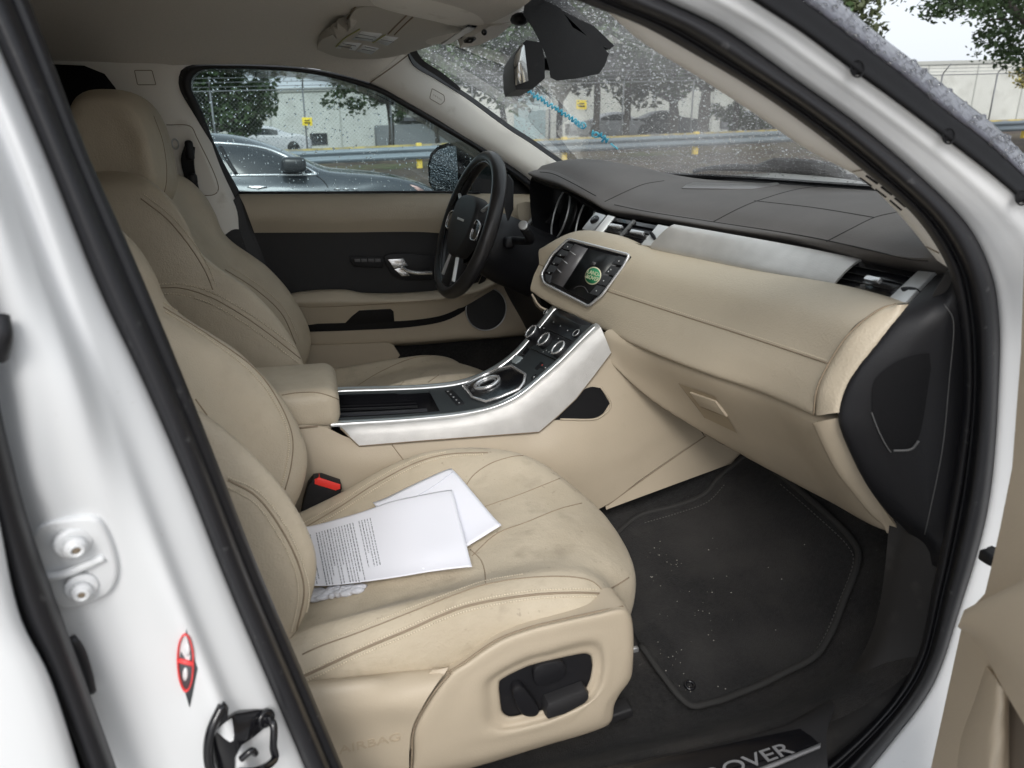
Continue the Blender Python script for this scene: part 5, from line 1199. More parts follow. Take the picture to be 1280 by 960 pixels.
BK = {   # q: (x, z) from cushion up
 .215: [(-.26, .52), (-.24, .62), (-.22, .75), (-.25, .86), (-.34, .98), (-.42, 1.08)],
 .205: [(-.15, .56), (-.10, .66), (-.095, .745), (-.125, .83), (-.20, .93), (-.28, 1.01), (-.32, 1.08), (-.36, 1.12)],
 .19: [(-.12, .55), (-.068, .63), (-.048, .70), (-.052, .745), (-.085, .83), (-.145, .915), (-.245, 1.005), (-.262, 1.06), (-.285, 1.11), (-.33, 1.15)],
 .155: [(-.13, .55), (-.085, .63), (-.068, .70), (-.075, .76), (-.11, .84), (-.17, .925), (-.25, 1.01), (-.27, 1.075), (-.30, 1.13), (-.34, 1.165), (-.42, 1.17)],
 .115: [(-.15, .55), (-.14, .65), (-.15, .75), (-.185, .86), (-.235, .96), (-.28, 1.04), (-.31, 1.11), (-.35, 1.165), (-.43, 1.18)],
 .06: [(-.15, .55), (-.155, .65), (-.175, .76), (-.215, .88), (-.26, .98), (-.305, 1.07), (-.345, 1.13), (-.39, 1.18), (-.44, 1.19)],
 0: [(-.15, .55), (-.158, .65), (-.178, .76), (-.218, .88), (-.262, .98), (-.306, 1.07), (-.346, 1.135), (-.39, 1.185), (-.44, 1.195)],
}
def seat(yc, sg, dz, dx, label, near_seat):
    def W(q, x, z): return V3(x+dx, yc+sg*q, z+dz)
    rails = [[W(q, x, z) for x, z in CU[q]] for q in sorted(CU, reverse=True)]
    mb = MB(); mb.loft(rails, nu=70, nv=110, thick=.01)
    st = mb.build('seat', M['suede'], CAR, label)
    bq = dict(BK); 
    for q in list(BK):
        if q: bq[-q] = BK[q]
    # the outer bolster stands a little lower and further forward
    rails = []
    for q in sorted(bq, reverse=True):
        e_ = abs(q)/.215; back_ = [(-.50+.03*e_**4, 1.17-.05*e_**3), (-.535+.05*e_**4, 1.10-.03*e_**3), (-.48+.04*e_**4, .85), (-.38+.02*e_**4, .55)]; bq[q] = bq[q]+back_
        R_ = [W(q*(1.0 if q > 0 else 1.0), x, z) for x, z in bq[q]]
        if q <= -.1: 
            R_ = [W(q*1.03, x+(.012 if q < -.15 else .004), z) for x, z in bq[q]]
        rails.append(R_)
    xc = lambda z: -.31-.17*max(0, min(1, (z-.7)/.45))
    for e_ in (0, -1):
        q = sorted(bq, reverse=True)[e_]; pts_ = bq[q]; qq = q*(1.03 if q < -.1 else 1)
        cap = [W(qq*1.01, xc(z)+(x-xc(z))*.08, .52+(z-.52)*.97) for x, z in pts_]
        if e_ == 0: rails.insert(0, cap)
        else: rails.append(cap)
    mb = MB(); mb.loft(rails, nu=150, nv=120)
    # backrest back
    bk = mb.build('backrest', M['leather'], st)
    # headrest: rounded block
    mb = MB(); hx, hz = -.395, 1.215
    secs = []
    for k in range(9):
        t = -1+2*k/8; w = .132*math.sqrt(max(0.02, 1-abs(t)**4.5)); 
        ring_ = []
        for i in range(28):
            a = 2*math.pi*i/28; c, s_ = math.cos(a), math.sin(a)
            ex = math.copysign(abs(c)**.7, c); ez = math.copysign(abs(s_)**.7, s_)
            sc = 1-.22*abs(t)**3.0
            xx = hx+.088*ex*sc - .010*ez; zz = hz+.130*ez*sc + (.0)
            ring_.append(W(t*.132, xx, zz))
        secs.append(ring_)
    c1 = [W(-.134, hx, hz)]*28; c2 = [W(.134, hx, hz)]*28
    mb.loft([[p.lerp(c1[0], .55) for p in secs[0]]]+secs+[[p.lerp(c2[0], .55) for p in secs[-1]]], nu=60, nv=60, closed=True)
    mb.add([p.lerp(c1[0], .55) for p in secs[0]], [tuple(range(28))]); mb.add([p.lerp(c2[0], .55) for p in secs[-1]], [tuple(range(28))[::-1]])
    hr = mb.build('headrest', M['leather'], st)
    mb = MB()
    for s_ in (-.05, .05): mb.tube([W(s_, hx-.02, hz-.14), W(s_, hx+.0, hz-.05)], .007, n=6)
    mb.build('headrest_post', M['satin'], hr)
    # lower frame under the cushion
    mb = MB(); mb.box(W(0, .12, .42), (.50, .36, .06), .02); mb.box(W(.17, .13, .385), (.55, .04, .04), .008); mb.box(W(-.17, .13, .385), (.55, .04, .04), .008); mb.build('seat_frame', M['black'], st)
    return st, bk, hr
ps, pb, ph = seat(-.383, 1, 0, 0, 'passenger seat nearest the open door, papers lying on its cushion', True)
ds, db, dh = seat(.383, -1, .035, .0, "driver's seat behind the steering wheel", False)
TPs = bvh(ps); TPb = bvh(pb); TDs = bvh(ds); TDb = bvh(db); TDh = bvh(dh)
mb = MB(); th = MB()
seam(mb, TPs, [(374, 664), (426, 633), (469, 605), (524, 577), (560, 568), (610, 566)], .0014, 90, lift=.0002)
stitch(th, TPs, [(372, 659), (424, 629), (467, 601), (522, 573.5), (558, 565)], 90); stitch(th, TPs, [(378, 667), (430, 637), (473, 609), (526, 580), (562, 571), (605, 568)], 90)
seam(mb, TPs, [(378, 818), (400, 808), (450, 790), (524, 761), (570, 743), (606, 731), (662, 722), (722, 722), (742, 728), (754, 741), (757, 758)], .0010, 110)
seam(mb, TPs, [(376, 847), (400, 836), (450, 813), (512, 787), (550, 770), (587, 757), (662, 744), (720, 741), (749, 742)], .0018, 110)
stitch(th, TPs, [(376, 843), (400, 832), (450, 809), (512, 782.5), (550, 765.5), (587, 753), (662, 739), (720, 736.5), (747, 737)], 110, .0011); stitch(th, TPs, [(378, 853), (402, 842), (450, 819), (512, 793), (550, 776), (587, 763), (662, 749), (720, 746), (747, 746)], 110, .0011)
stitch(th, TPs, [(392, 806), (450, 785), (524, 756), (570, 739), (606, 727), (655, 718)], 90, .0008)
seam(mb, TPs, [(578, 616), (590, 596), (612, 580), (640, 571), (662, 569)], .0009, 40); seam(mb, TPs, [(590, 695), (620, 668), (660, 652), (700, 636), (727, 629)], .0009, 50); seam(mb, TPs, [(470, 700), (540, 668), (590, 640), (650, 618), (700, 598)], .0007, 50)
seam(mb, TPs, [(607, 731), (606, 715), (601, 700), (588, 687)], .0008, 20); seam(mb, TPs, [(754, 741), (770, 732), (786, 722)], .0012, 16)
mb.build('seat_seam', M['groove'], ps); th.build('seat_stitching', M['thread'], ps)
mb = MB(); th = MB()
seam(mb, TPb, [(204, 384), (262, 420), (318, 461), (346, 498), (365, 544), (364, 581), (350, 633)], .0012, 90); stitch(th, TPb, [(204, 379), (262, 415), (320, 456), (350, 497), (370, 544), (368, 583), (354, 634)], 110); stitch(th, TPb, [(206, 390), (262, 425), (314, 466), (341, 500), (360, 544), (358, 581), (345, 630)], 110)
seam(mb, TPb, [(244, 499), (270, 535), (300, 578), (322, 611)], .0014, 50); seam(mb, TPb, [(285, 600), (320, 620), (352, 662), (374, 708), (380, 740), (370, 790)], .0013, 80)
stitch(th, TPb, [(285, 609), (318, 628), (347, 668), (368, 711), (373, 742), (364, 790)], 80, .0012); stitch(th, TPb, [(285, 596), (322, 614), (356, 656), (379, 706), (386, 742), (375, 792)], 80, .0012)
mb.build('backrest_seam', M['groove'], pb); th.build('backrest_stitching', M['thread'], pb)
mb = MB(); th = MB()
for l in ([(195, 360), (225, 360), (262, 371), (300, 392), (340, 420), (384, 455)], [(176, 248), (210, 275), (240, 312), (258, 342), (266, 362)], [(281, 337), (320, 362), (352, 392), (370, 430)]):
    seam(mb, TDb, l, .0012, 60); stitch(th, TDb, [(a+4, b-5) for a, b in l], 60); 
stitch(th, TDb, [(195, 367), (225, 368), (262, 379), (300, 400), (338, 427), (378, 458)], 60)
mb.build('backrest_seam', M['groove'], db); th.build('backrest_stitching', M['thread'], db)
mb = MB(); 
for l in ([(447, 482), (475, 465), (515, 448), (543, 444)], [(500, 482), (520, 462), (545, 442)], [(535, 478), (560, 462), (590, 452), (608, 452)]): seam(mb, TDs, l, .0010, 40)
mb.build('seat_seam', M['groove'], ds)
mb = MB(); seam(mb, TDh, [(192, 145), (204, 180), (208, 225), (200, 258)], .0009, 40); mb.build('headrest_seam', M['groove'], dh)

# near side plastic valance of the passenger seat
yv = -.640
mb = MB()
vo = [(561, 840), (580, 828), (602, 812), (625, 798), (660, 785), (700, 775), (745, 765), (779, 758), (787, 766), (791, 782), (791, 830), (788, 848), (775, 866), (768, 880), (763, 903), (740, 914), (680, 932), (602, 956), (540, 972), (512, 980), (514, 945), (514, 915), (528, 885)]
outer = YL(yv, *vo)
cen = sum(outer, V3(0, 0, 0))/len(outer)
cpx = (655, 868)
def shr(k): return [(cpx[0]+(u-cpx[0])*k, cpx[1]+(v-cpx[1])*k) for u, v in vo]
co1 = [(625, 851), (634, 845), (648, 838), (662, 832), (690, 825), (712, 820), (732, 817), (738, 820), (740, 830), (739, 840), (736, 852), (728, 865), (715, 874), (700, 881), (678, 887), (655, 892), (638, 895), (632, 893), (628, 889), (626, 880), (625, 870), (624, 862), (624, 856)]
recs = [(a*1.0, b) for a, b in [(612, 850), (628, 838), (645, 829), (662, 822), (690, 815), (715, 808), (742, 804), (751, 812), (754, 826), (753, 842), (748, 860), (736, 877), (718, 887), (700, 894), (676, 902), (652, 908), (632, 912), (622, 909), (614, 902), (611, 890), (610, 878), (609, 866), (609, 857)]]
mb.loft([[p+V3(0, .05, 0) for p in YL(yv, *vo)], YL(yv, *vo), YL(yv-.012, *mix(vo, recs, .12)), YL(yv-.014, *mix(vo, recs, .55)), YL(yv-.013, *mix(vo, recs, .9)), YL(yv-.004, *mix(recs, co1, .3)), YL(yv-.001, *mix(recs, co1, .9)), YL(yv+.008, *co1)], nu=130, nv=46, closed=True)
gv = MB(); gv.mark(); gv.tube(YL(yv-.0005, *vo[:8]), .0016, n=60); gv.mark(); gv.tube(YL(yv-.014, (563, 842), (545, 862), (530, 885), (517, 912), (515, 945), (513, 985)), .0016, n=40); gv.build('valance_gap', M['groove'], ps)
sv = mb.build('seat_valance', M['plastic'], ps, 'beige plastic seat side with control panel')
mb = MB(); mb.plate(YL(yv+.006, *[(a, b) for a, b in co1]), V3(0, .004, 0), 0); 
cpn = mb.build_auto('seat_control_panel', M['black'], ps)
mb = MB(); mb.plate(YL(yv+.005, (666, 832), (672, 827), (700, 822), (704, 828), (704, 840), (694, 848), (672, 853), (666, 848)), V3(0, -.010, 0), .003, 32); mb.build_auto('seat_switch', M['soft'], cpn) if False else mb.build_auto('seat_switch', M['black'], ps)
mb = MB(); mb.plate(YL(yv+.005, (638, 858), (642, 851), (650, 851), (660, 862), (672, 882), (668, 888), (652, 888)), V3(0, -.014, 0), .005, 32); mb.build_auto('seat_switch', M['black'], ps)
mb = MB(); mb.plate(YL(yv+.005, (677, 873), (680, 868), (726, 851), (731, 856), (731, 862), (726, 868), (702, 881), (680, 888), (677, 884)), V3(0, -.022, 0), .006, 0); mb.build_auto('seat_switch', M['soft'], ps)
# rear lower shell with embossed word
mb = MB()
sa = [(384, 852), (420, 848), (470, 843), (520, 838), (561, 834)]; sb2 = [(386, 862), (420, 856), (465, 852), (500, 858), (548, 852)]
sc2 = [(390, 890), (420, 885), (465, 878), (512, 880), (530, 880)]; sd = [(400, 930), (430, 928), (470, 915), (508, 912), (514, 915)]; se = [(420, 1000), (440, 1000), (470, 1000), (500, 1000), (512, 1000)]
mb.loft([YL(-.615, *sa), YL(-.63, *sa), YL(-.655, *sb2), YL(-.668, *sc2), YL(-.662, *sd), YL(-.66, *se)], nu=50, nv=40, thick=.004)
mb.loft([YL(-.64, (540, 838), (552, 836), (561, 834)), YL(-.645, (508, 870), (530, 858), (556, 842)), YL(-.645, (505, 900), (512, 905), (530, 880)), YL(-.645, (470, 1000), (500, 960), (516, 930))], nu=14, nv=20, thick=.004)
ls = mb.build('seat_side_shell', M['plastic'], ps)
TLs = bvh(ls)
p, n = hit(TLs, 463, 929, .0006)
Vt, Ft = text('AIRBAG', p, V3(1, 0, .02), V3(0, 0, 1), .020, .0008, sx=1.25)
mb = MB(); mb.add(Vt, Ft, False); mb.build('embossed_lettering', mat('embossed_beige', (.40, .33, .24), .5), ls)
mb = MB(); mb.box(Y(770, 889, -.60), (.05, .03, .018), .004, Matrix.Rotation(R(-8), 3, 'Y')); mb.build('seat_rail_end', M['soft'], ps)
mb = MB(); mb.box(Z(794, 812, .365), (.012, .008, .012), .002); mb.build('rail_clip', M['satin'], ps)
# buckle
mb = MB(); by_ = -.155
mb.plate(YL(by_, (375, 644), (379, 622), (385, 601), (392, 592), (402, 591), (425, 599), (427, 606), (422, 622), (400, 634), (384, 640)), V3(0, -.022, 0), .004)
bk_ = mb.build_auto('seat_belt_buckle', M['black'], ps)
mb = MB(); mb.plate(YL(by_-.003, (393, 600), (393, 594), (399, 592), (425, 600.5), (425, 606), (419, 608)), V3(0, -.021, 0), .003); mb.build_auto('buckle_button', M['red'], bk_)

# ------------------------------------------------------------------ papers on the cushion
BV = TPs
def lay(px, yz, lift, n=14, curl=.004):
    """quad of 4 pixel corners laid on the cushion as a sheet"""
    C4 = [hit(BV, u, v, lift)[0] for u, v in px]
    g = []
    c = Vector((0, 0, 0))
    nrm = (C4[1]-C4[0]).cross(C4[3]-C4[0]).normalized(); nrm = nrm if nrm.z > 0 else -nrm
    G = [[C4[0].lerp(C4[1], i/(n-1)).lerp(C4[3].lerp(C4[2], i/(n-1)), j/(n-1)) for j in range(n)] for i in range(n)]
    # raise the whole sheet until nothing of it is under the cushion
    need = 0
    for r_ in G:
        for p in r_:
            h_, nn_, ii, dd = BV.ray_cast(p+V3(0, 0, .5), V3(0, 0, -1))
            if h_ is not None: need = max(need, h_.z+lift-p.z)
    for r_ in G:
        for p in r_:
            h_, nn_, ii, dd = BV.ray_cast(p+V3(0, 0, .5), V3(0, 0, -1))
            if h_ is not None: p.z = max(p.z, h_.z+lift)
    for it in range(25):
        Zs = [[p.z for p in r_] for r_ in G]
        for i in range(n):
            for j in range(n):
                q = [Zs[a][b] for a, b in ((i-1, j), (i+1, j), (i, j-1), (i, j+1)) if 0 <= a < n and 0 <= b < n]; G[i][j].z = max(Zs[i][j] if it > 20 else -9, sum(q)/len(q))
    dz_ = 0
    for r_ in G:
        for p in r_:
            h_, nn_, ii, dd = BV.ray_cast(p+V3(0, 0, .5), V3(0, 0, -1))
            if h_ is not None: dz_ = max(dz_, h_.z+lift*.6-p.z)
    for r_ in G:
        for p in r_: p.z += min(dz_, .006)
    for i, r_ in enumerate(G):
        for j, p in enumerate(r_):
            a, b_ = i/(n-1), j/(n-1); p.z += curl*(max(0, a-.7)/.3)**2*(.4+.6*b_) + curl*.5*(max(0, b_-.8)/.2)**2*(1-a)+.0012*math.sin(a*5+b_*3)
    return G
def sheet(G, th=.0004):
    n = len(G); V = [p for r_ in G for p in r_]; F = [(i*n+j, (i+1)*n+j, (i+1)*n+j+1, i*n+j+1) for i in range(n-1) for j in range(n-1)]
    b = len(V); V2 = V+[p-V3(0, 0, th) for p in V]; F2 = F+[tuple(b+k for k in f[::-1]) for f in F]
    for i in range(n-1):
        for (a, c) in (((0, i), (0, i+1)), ((n-1, i+1), (n-1, i)), ((i+1, 0), (i, 0)), ((i, n-1), (i+1, n-1))):
            p, q = a[0]*n+a[1], c[0]*n+c[1]; F2.append((p, q, b+q, b+p))
    m_ = MB(); m_.add(V2, F2); return m_
G1 = lay([(467, 635), (564, 584), (627, 666), (586, 690)], 0, .003, 24)
G1 = lay([(467, 635), (564, 584), (627, 666), (530, 722)], 0, .003, 24)
env = sheet(G1, .0015).build('envelope', M['paper']); tag(env, 'white envelope lying under the printed sheet on the passenger seat', 'envelope')
TEn = bvh(env); mb = MB(); seam(mb, TEn, [(470, 637), (480, 637), (500, 631), (545, 606), (566, 590)], .0006, 30, lift=.0004); mb.build('envelope_flap_edge', mat('paper_shadow_line', (.55, .56, .64), .8), env)
BV = bvh(ps, env)
G2 = lay([(377, 668), (566, 615), (591, 720), (392, 744)], 0, .006, 40)
for r_ in G2:
    for p in r_:
        h_ = BV.ray_cast(p+V3(0, 0, .5), V3(0, 0, -1))[0]
        if h_ is not None and p.z < h_.z+.002: p.z = h_.z+.002
pap = sheet(G2).build('printed_sheet', M['paper']); tag(pap, 'folded white sheet with dense grey printed text on the passenger seat', 'paper')
TPa = bvh(pap); mb = MB(); random.seed(5)
def gp(s_, t):  # s along the long side, t across
    return (377+(566-377)*s_)*(1-t)+(392+(591-392)*s_)*t, (668+(615-668)*s_)*(1-t)+(744+(720-744)*s_)*t
k = 0
x = .035
while x < .46:
    k += 1
    if random.random() < .12: x += .022; continue
    t = .04; end = random.choice([.93, .93, .93, .6, .75]) if x < .36 else random.choice([.5, .7])
    while t < end:
        w = random.uniform(.012, .05)
        P = trace(TPa, [gp(x, t), gp(x, min(t+w, end))], .0003)
        if len(P) == 2: mb.tube(P, .0007 if k % 4 else .0009, sm=False, k=4, flat=.4)
        t += w+.012
    x += .0185
mb.build('printed_text', M['ink'], pap)
mb = MB(); 
for i in range(70):
    s_ = random.uniform(0, .30); u, v = gp(s_, 1.0); p, n = hit(TPs, u+random.uniform(-2, 2), v+random.uniform(-4, 9)*(1-s_*2), .004)
    if p is not None: mb.blob(p, (random.uniform(.006, .014), random.uniform(.004, .008), random.uniform(.003, .006)), 8, 5)
ti = mb.build('crumpled_tissue', M['tissue']); tag(ti, 'crumpled grey tissue poking out from under the printed sheet', 'tissue')
# ================================================================== OUTSIDE
SL = .042
def gz(x, y):
    t = max(0, min(1, (y-9)/8.5)); t = t*t*(3-2*t)
    t2 = max(0, min(1, (y-18.5)/4)); t2 = t2*t2*(3-2*t2)
    return SL*x*min(1, max(0, (y-4)/6)) + .72*t + .50*t2 + max(0, y-18)*.002
m, nt, b = newmat('pale_wet_asphalt'); N = nt.nodes; L = nt.links  # lot asphalt coloured extra pale, so it bounces light up into the cabin
b.inputs['Roughness'].default_value = .35
tc = N.new('ShaderNodeTexCoord'); n1_ = N.new('ShaderNodeTexNoise'); n1_.inputs['Scale'].default_value = .8; n1_.inputs['Detail'].default_value = 8; L.new(tc.outputs['Object'], n1_.inputs[0])
r = N.new('ShaderNodeValToRGB'); L.new(n1_.outputs[0], r.inputs[0]); r.color_ramp.elements[0].color = (.16, .16, .16, 1); r.color_ramp.elements[1].color = (.30, .295, .28, 1); L.new(r.outputs[0], b.inputs[0]); M['asphalt'] = m
M['grass'] = mat('winter_grass', (.085, .095, .045), .95, nz=(3, .4), stain=[(2.2, .45, .65, (.12, .085, .055), .85), (.5, .4, .55, (.10, .075, .05), .8)])
M['leaf'] = mat('oak_leaves', (.058, .098, .038), .7, nz=(1.2, .5))
M['leafl'] = mat('light_leaves', (.075, .09, .04), .7, nz=(2, .4))
M['leafy'] = mat('yellowing_leaves', (.28, .24, .05), .7, nz=(2, .4))
M['bark'] = mat('bark', (.075, .065, .058), .9, nz=(6, .3))
M['wall'] = mat('pale_concrete_wall', (.52, .53, .50), .8, nz=(.35, .09), stain=[(.9, .5, .7, (.38, .38, .35), .5)])
M['wallt'] = mat('grey_coping', (.36, .37, .35), .8)
M['galv'] = mat('galvanised_steel', (.22, .26, .29), .5, .3)
M['fence'] = mat('fence_steel', (.20, .21, .22), .6, .3)
M['carpaint'] = mat('dark_grey_car_paint', (.065, .075, .085), .25, .5, coat=.8)
M['dglass'] = mat('dark_car_glass', (.03, .035, .04), .08, coat=.4)
def grid(x0, x1, nx, y0, y1, ny, f):
    V = [V3(x0+(x1-x0)*i/(nx-1), y0+(y1-y0)*j/(ny-1), 0) for i in range(nx) for j in range(ny)]
    for p in V: p.z = f(p.x, p.y)
    return V, [(i*ny+j, (i+1)*ny+j, (i+1)*ny+j+1, i*ny+j+1) for i in range(nx-1) for j in range(ny-1)]
mb = MB(); mb.add(*grid(-400, 500, 120, -300, 600, 150, lambda x, y: gz(x, y)-(.25 if y < 12.9 and -62 < x < 142 else .03))); setting(mb.build('ground', M['grass']))
mb = MB(); mb.add(*grid(-60, 160, 90, 13.3, 22.5, 30, lambda x, y: gz(x, y)+.012)); setting(mb.build('mulch_bed', mat('brown_mulch', (.075, .058, .045), .95, nz=(2.5, .5), bump=(12, .8, .05), stain=[(1.2, .5, .7, (.12, .10, .05), .6)])))
mb = MB(); mb.add(*grid(-60, 140, 60, -20, 13.5, 60, gz)); setting(mb.build('parking_lot', M['asphalt']))
mb = MB(); mb.add(*grid(-60, 160, 60, 30, 50, 10, lambda x, y: gz(x, y)+.004)); setting(mb.build('road', M['asphalt']))
mb = MB(); mb.add(*grid(-60, 160, 80, 22.6, 23.1, 2, lambda x, y: gz(x, 22.85)+.12)); mb.add(*grid(-60, 160, 80, 22.56, 22.6, 2, lambda x, y: gz(x, 22.85)+(.12 if y > 22.59 else -.1))); k_ = mb.build('kerb', mat('faded_yellow_kerb', (.42, .34, .13), .8, nz=(2, .3), stain=[(1.5, .5, .62, (.25, .24, .22), .9)])); setting(k_)
# guard rail
mb = MB(); prof = [(0, 0), (-.04, .05), (-.04, .10), (0, .14), (0, .18), (-.04, .22), (-.04, .27), (0, .32)]
rails = []
for (dy, dz_) in prof: rails.append([V3(x, 17.8+dy, SL*x+1.25-.29+dz_) for x in range(-30, 81, 5)])
mb.loft(rails, nu=60, nv=16, thick=.01, lin=False); gr_ = empty('guard_rail', (0, 17.8, .72)); tag(gr_, 'long grey steel guard rail behind the parking lot', 'guard rail')
o = mb.build('rail_beam', M['galv'], None); o.parent = gr_; o.matrix_parent_inverse = Matrix.Translation((0, -17.8, -.72))
for x in range(-28, 80, 4):
    mb = MB(); mb.box((x-1.2, 17.95, SL*x+.86), (.14, .14, .9), .01); o = mb.build('rail_post', M['yellow'], None); o.parent = gr_; o.matrix_parent_inverse = Matrix.Translation((0, -17.8, -.72))
# chain link fence
fe = empty('chain_link_fence', (0, 26, .75)); tag(fe, 'chain link fence with barbed wire strands behind the guard rail', 'fence')
def fpart(mb, name, mt): o = mb.build(name, mt, None); o.parent = fe; o.matrix_parent_inverse = Matrix.Translation((0, -26, -.75)); return o
FX0, FX1 = -30, 90
def fz(x): return gz(x, 26)
for x in range(FX0, FX1, 3):
    mb = MB(); mb.tube([V3(x, 26, fz(x)-.1), V3(x, 26, fz(x)+2.1)], .035, sm=False, k=6); mb.tube([V3(x, 26, fz(x)+2.1), V3(x+.05, 25.7, fz(x)+2.5)], .025, sm=False, k=5); fpart(mb, 'fence_post', M['fence'])
mb = MB(); mb.tube([V3(FX0, 26, fz(FX0)+2.08), V3(FX1, 26, fz(FX1)+2.08)], .022, sm=False, k=6); fpart(mb, 'top_rail', M['fence'])
for k in range(3):
    mb = MB(); mb.tube([V3(FX0, 25.93-.1*k, fz(FX0)+2.2+.13*k), V3(FX1, 25.93-.1*k, fz(FX1)+2.2+.13*k)], .010, sm=False, k=4); fpart(mb, 'barbed_wire', M['fence'])
m = bpy.data.materials.new('chain_link_mesh'); m.use_nodes = True; nt = m.node_tree; N = nt.nodes; L = nt.links; b = N['Principled BSDF']; b.inputs['Base Color'].default_value = (.15, .16, .15, 1)
tc = N.new('ShaderNodeTexCoord'); alph = None
for ang in (45, -45):
    mp = N.new('ShaderNodeMapping'); mp.inputs['Rotation'].default_value = (0, R(ang), 0); L.new(tc.outputs['Object'], mp.inputs[0]); wv = N.new('ShaderNodeTexWave'); wv.inputs['Scale'].default_value = 3.2; wv.bands_direction = 'X'; L.new(mp.outputs[0], wv.inputs[0])
    g_ = N.new('ShaderNodeMath'); g_.operation = 'GREATER_THAN'; g_.inputs[1].default_value = .993; L.new(wv.outputs['Fac'], g_.inputs[0])
    if alph: mx = N.new('ShaderNodeMath'); mx.operation = 'MAXIMUM'; L.new(alph, mx.inputs[0]); L.new(g_.outputs[0], mx.inputs[1]); alph = mx.outputs[0]
    else: alph = g_.outputs[0]
L.new(alph, b.inputs['Alpha'])
mb = MB(); mb.add([V3(FX0, 26.03, fz(FX0)), V3(FX1, 26.03, fz(FX1)), V3(FX1, 26.03, fz(FX1)+2.08), V3(FX0, 26.03, fz(FX0)+2.08)], [(0, 1, 2, 3)]); fpart(mb, 'wire_mesh', m)
# yellow sign on the fence
for (u, v, w, lab) in ((384, 152, .34, 'small yellow warning sign on the fence seen through the side window'), (727, 131, .42, 'small yellow warning sign on the fence seen through the windscreen')):
    c = Y(u, v, 25.85); s_ = empty('warning_sign', c); tag(s_, lab, 'sign')
    mb = MB(); mb.box((0, 0, 0), (w, .02, w*.8), .004); mb.build('sign_board', mat('sign_yellow', (.85, .65, .05), .5), s_)
    mb = MB(); mb.box((0, -.015, w*.1), (w*.5, .01, w*.10), 0); mb.box((0, -.015, -w*.12), (w*.6, .01, w*.12), 0); mb.build('sign_print', M['black'], s_)
# long pale warehouse
BA = Vector((-60, 72, 0)); BB_ = Vector((140, 60, 0))
def bpnt(x, z, dy=0):
    t = (x-BA.x)/(BB_.x-BA.x); y = BA.y+(BB_.y-BA.y)*t+dy; return V3(x, y, gz(x, y)+z)
bld = empty('warehouse', (0, 68, 1.5)); tag(bld, 'long pale flat roofed warehouse beyond the fence', 'building')
def bp_(mb, name, mt, par=None): 
    o = mb.build(name, mt, None); o.parent = par or bld
    if not par: o.matrix_parent_inverse = Matrix.Translation((0, -68, -1.5))
    return o
def slab(mb, x0, x1, z0, z1, d0, d1):
    v = [bpnt(x0, z0, d0), bpnt(x1, z0, d0), bpnt(x1, z1, d0), bpnt(x0, z1, d0), bpnt(x0, z0, d1), bpnt(x1, z0, d1), bpnt(x1, z1, d1), bpnt(x0, z1, d1)]
    mb.add(v, [(0, 1, 2, 3), (4, 7, 6, 5), (0, 4, 5, 1), (3, 2, 6, 7), (0, 3, 7, 4), (1, 5, 6, 2)], False)
mb = MB(); slab(mb, -60, 4, -1, 5.0, 0, 30); slab(mb, 4, 140, -1, 5.9, 0, 30); wl = bp_(mb, 'wall', M['wall'])
mb = MB(); slab(mb, -60.1, 4, 5.0, 5.3, -.15, 30); slab(mb, 4, 140, 5.9, 6.25, -.15, 30); bp_(mb, 'roof_edge', M['wallt'])
for x in range(-57, 140, 6):
    mb = MB(); slab(mb, x, x+.14, 0, 4.95 if x < 4 else 5.85, -.06, .02); bp_(mb, 'wall_joint', M['wallt'])
for x in (-12.5, -9.5, -2.6, .3, 24, 27, 44, 47, 62):
    mb = MB(); slab(mb, x, x+1.5, .5, 1.5, -.10, .02); w_ = bp_(mb, 'window', M['dglass'])
mb = MB(); slab(mb, 6, 16, -.2, 1.9, -2.5, -.2); bp_(mb, 'loading_dock', mat('dock_grey', (.16, .17, .18), .7)); mb = MB(); slab(mb, 8, 12, 2.2, 2.5, -2, -.1); bp_(mb, 'canopy', mat('canopy_dark', (.08, .08, .09), .7))
mb = MB(); slab(mb, 19, 22, 0, 4.2, -.2, .02); bp_(mb, 'loading_door', mat('door_teal_grey', (.30, .40, .42), .6))
for x in (-5.6, -4.6): 
    mb = MB(); mb.blob(bpnt(x, 3.3, -.4), (.28, .2, .28)); lm_ = mat('wall_lamp_glow', (1, 1, .9), .5); lm_.node_tree.nodes['Principled BSDF'].inputs['Emission Color'].default_value = (1, .95, .8, 1); lm_.node_tree.nodes['Principled BSDF'].inputs['Emission Strength'].default_value = 4; bp_(mb, 'wall_lamp', lm_)
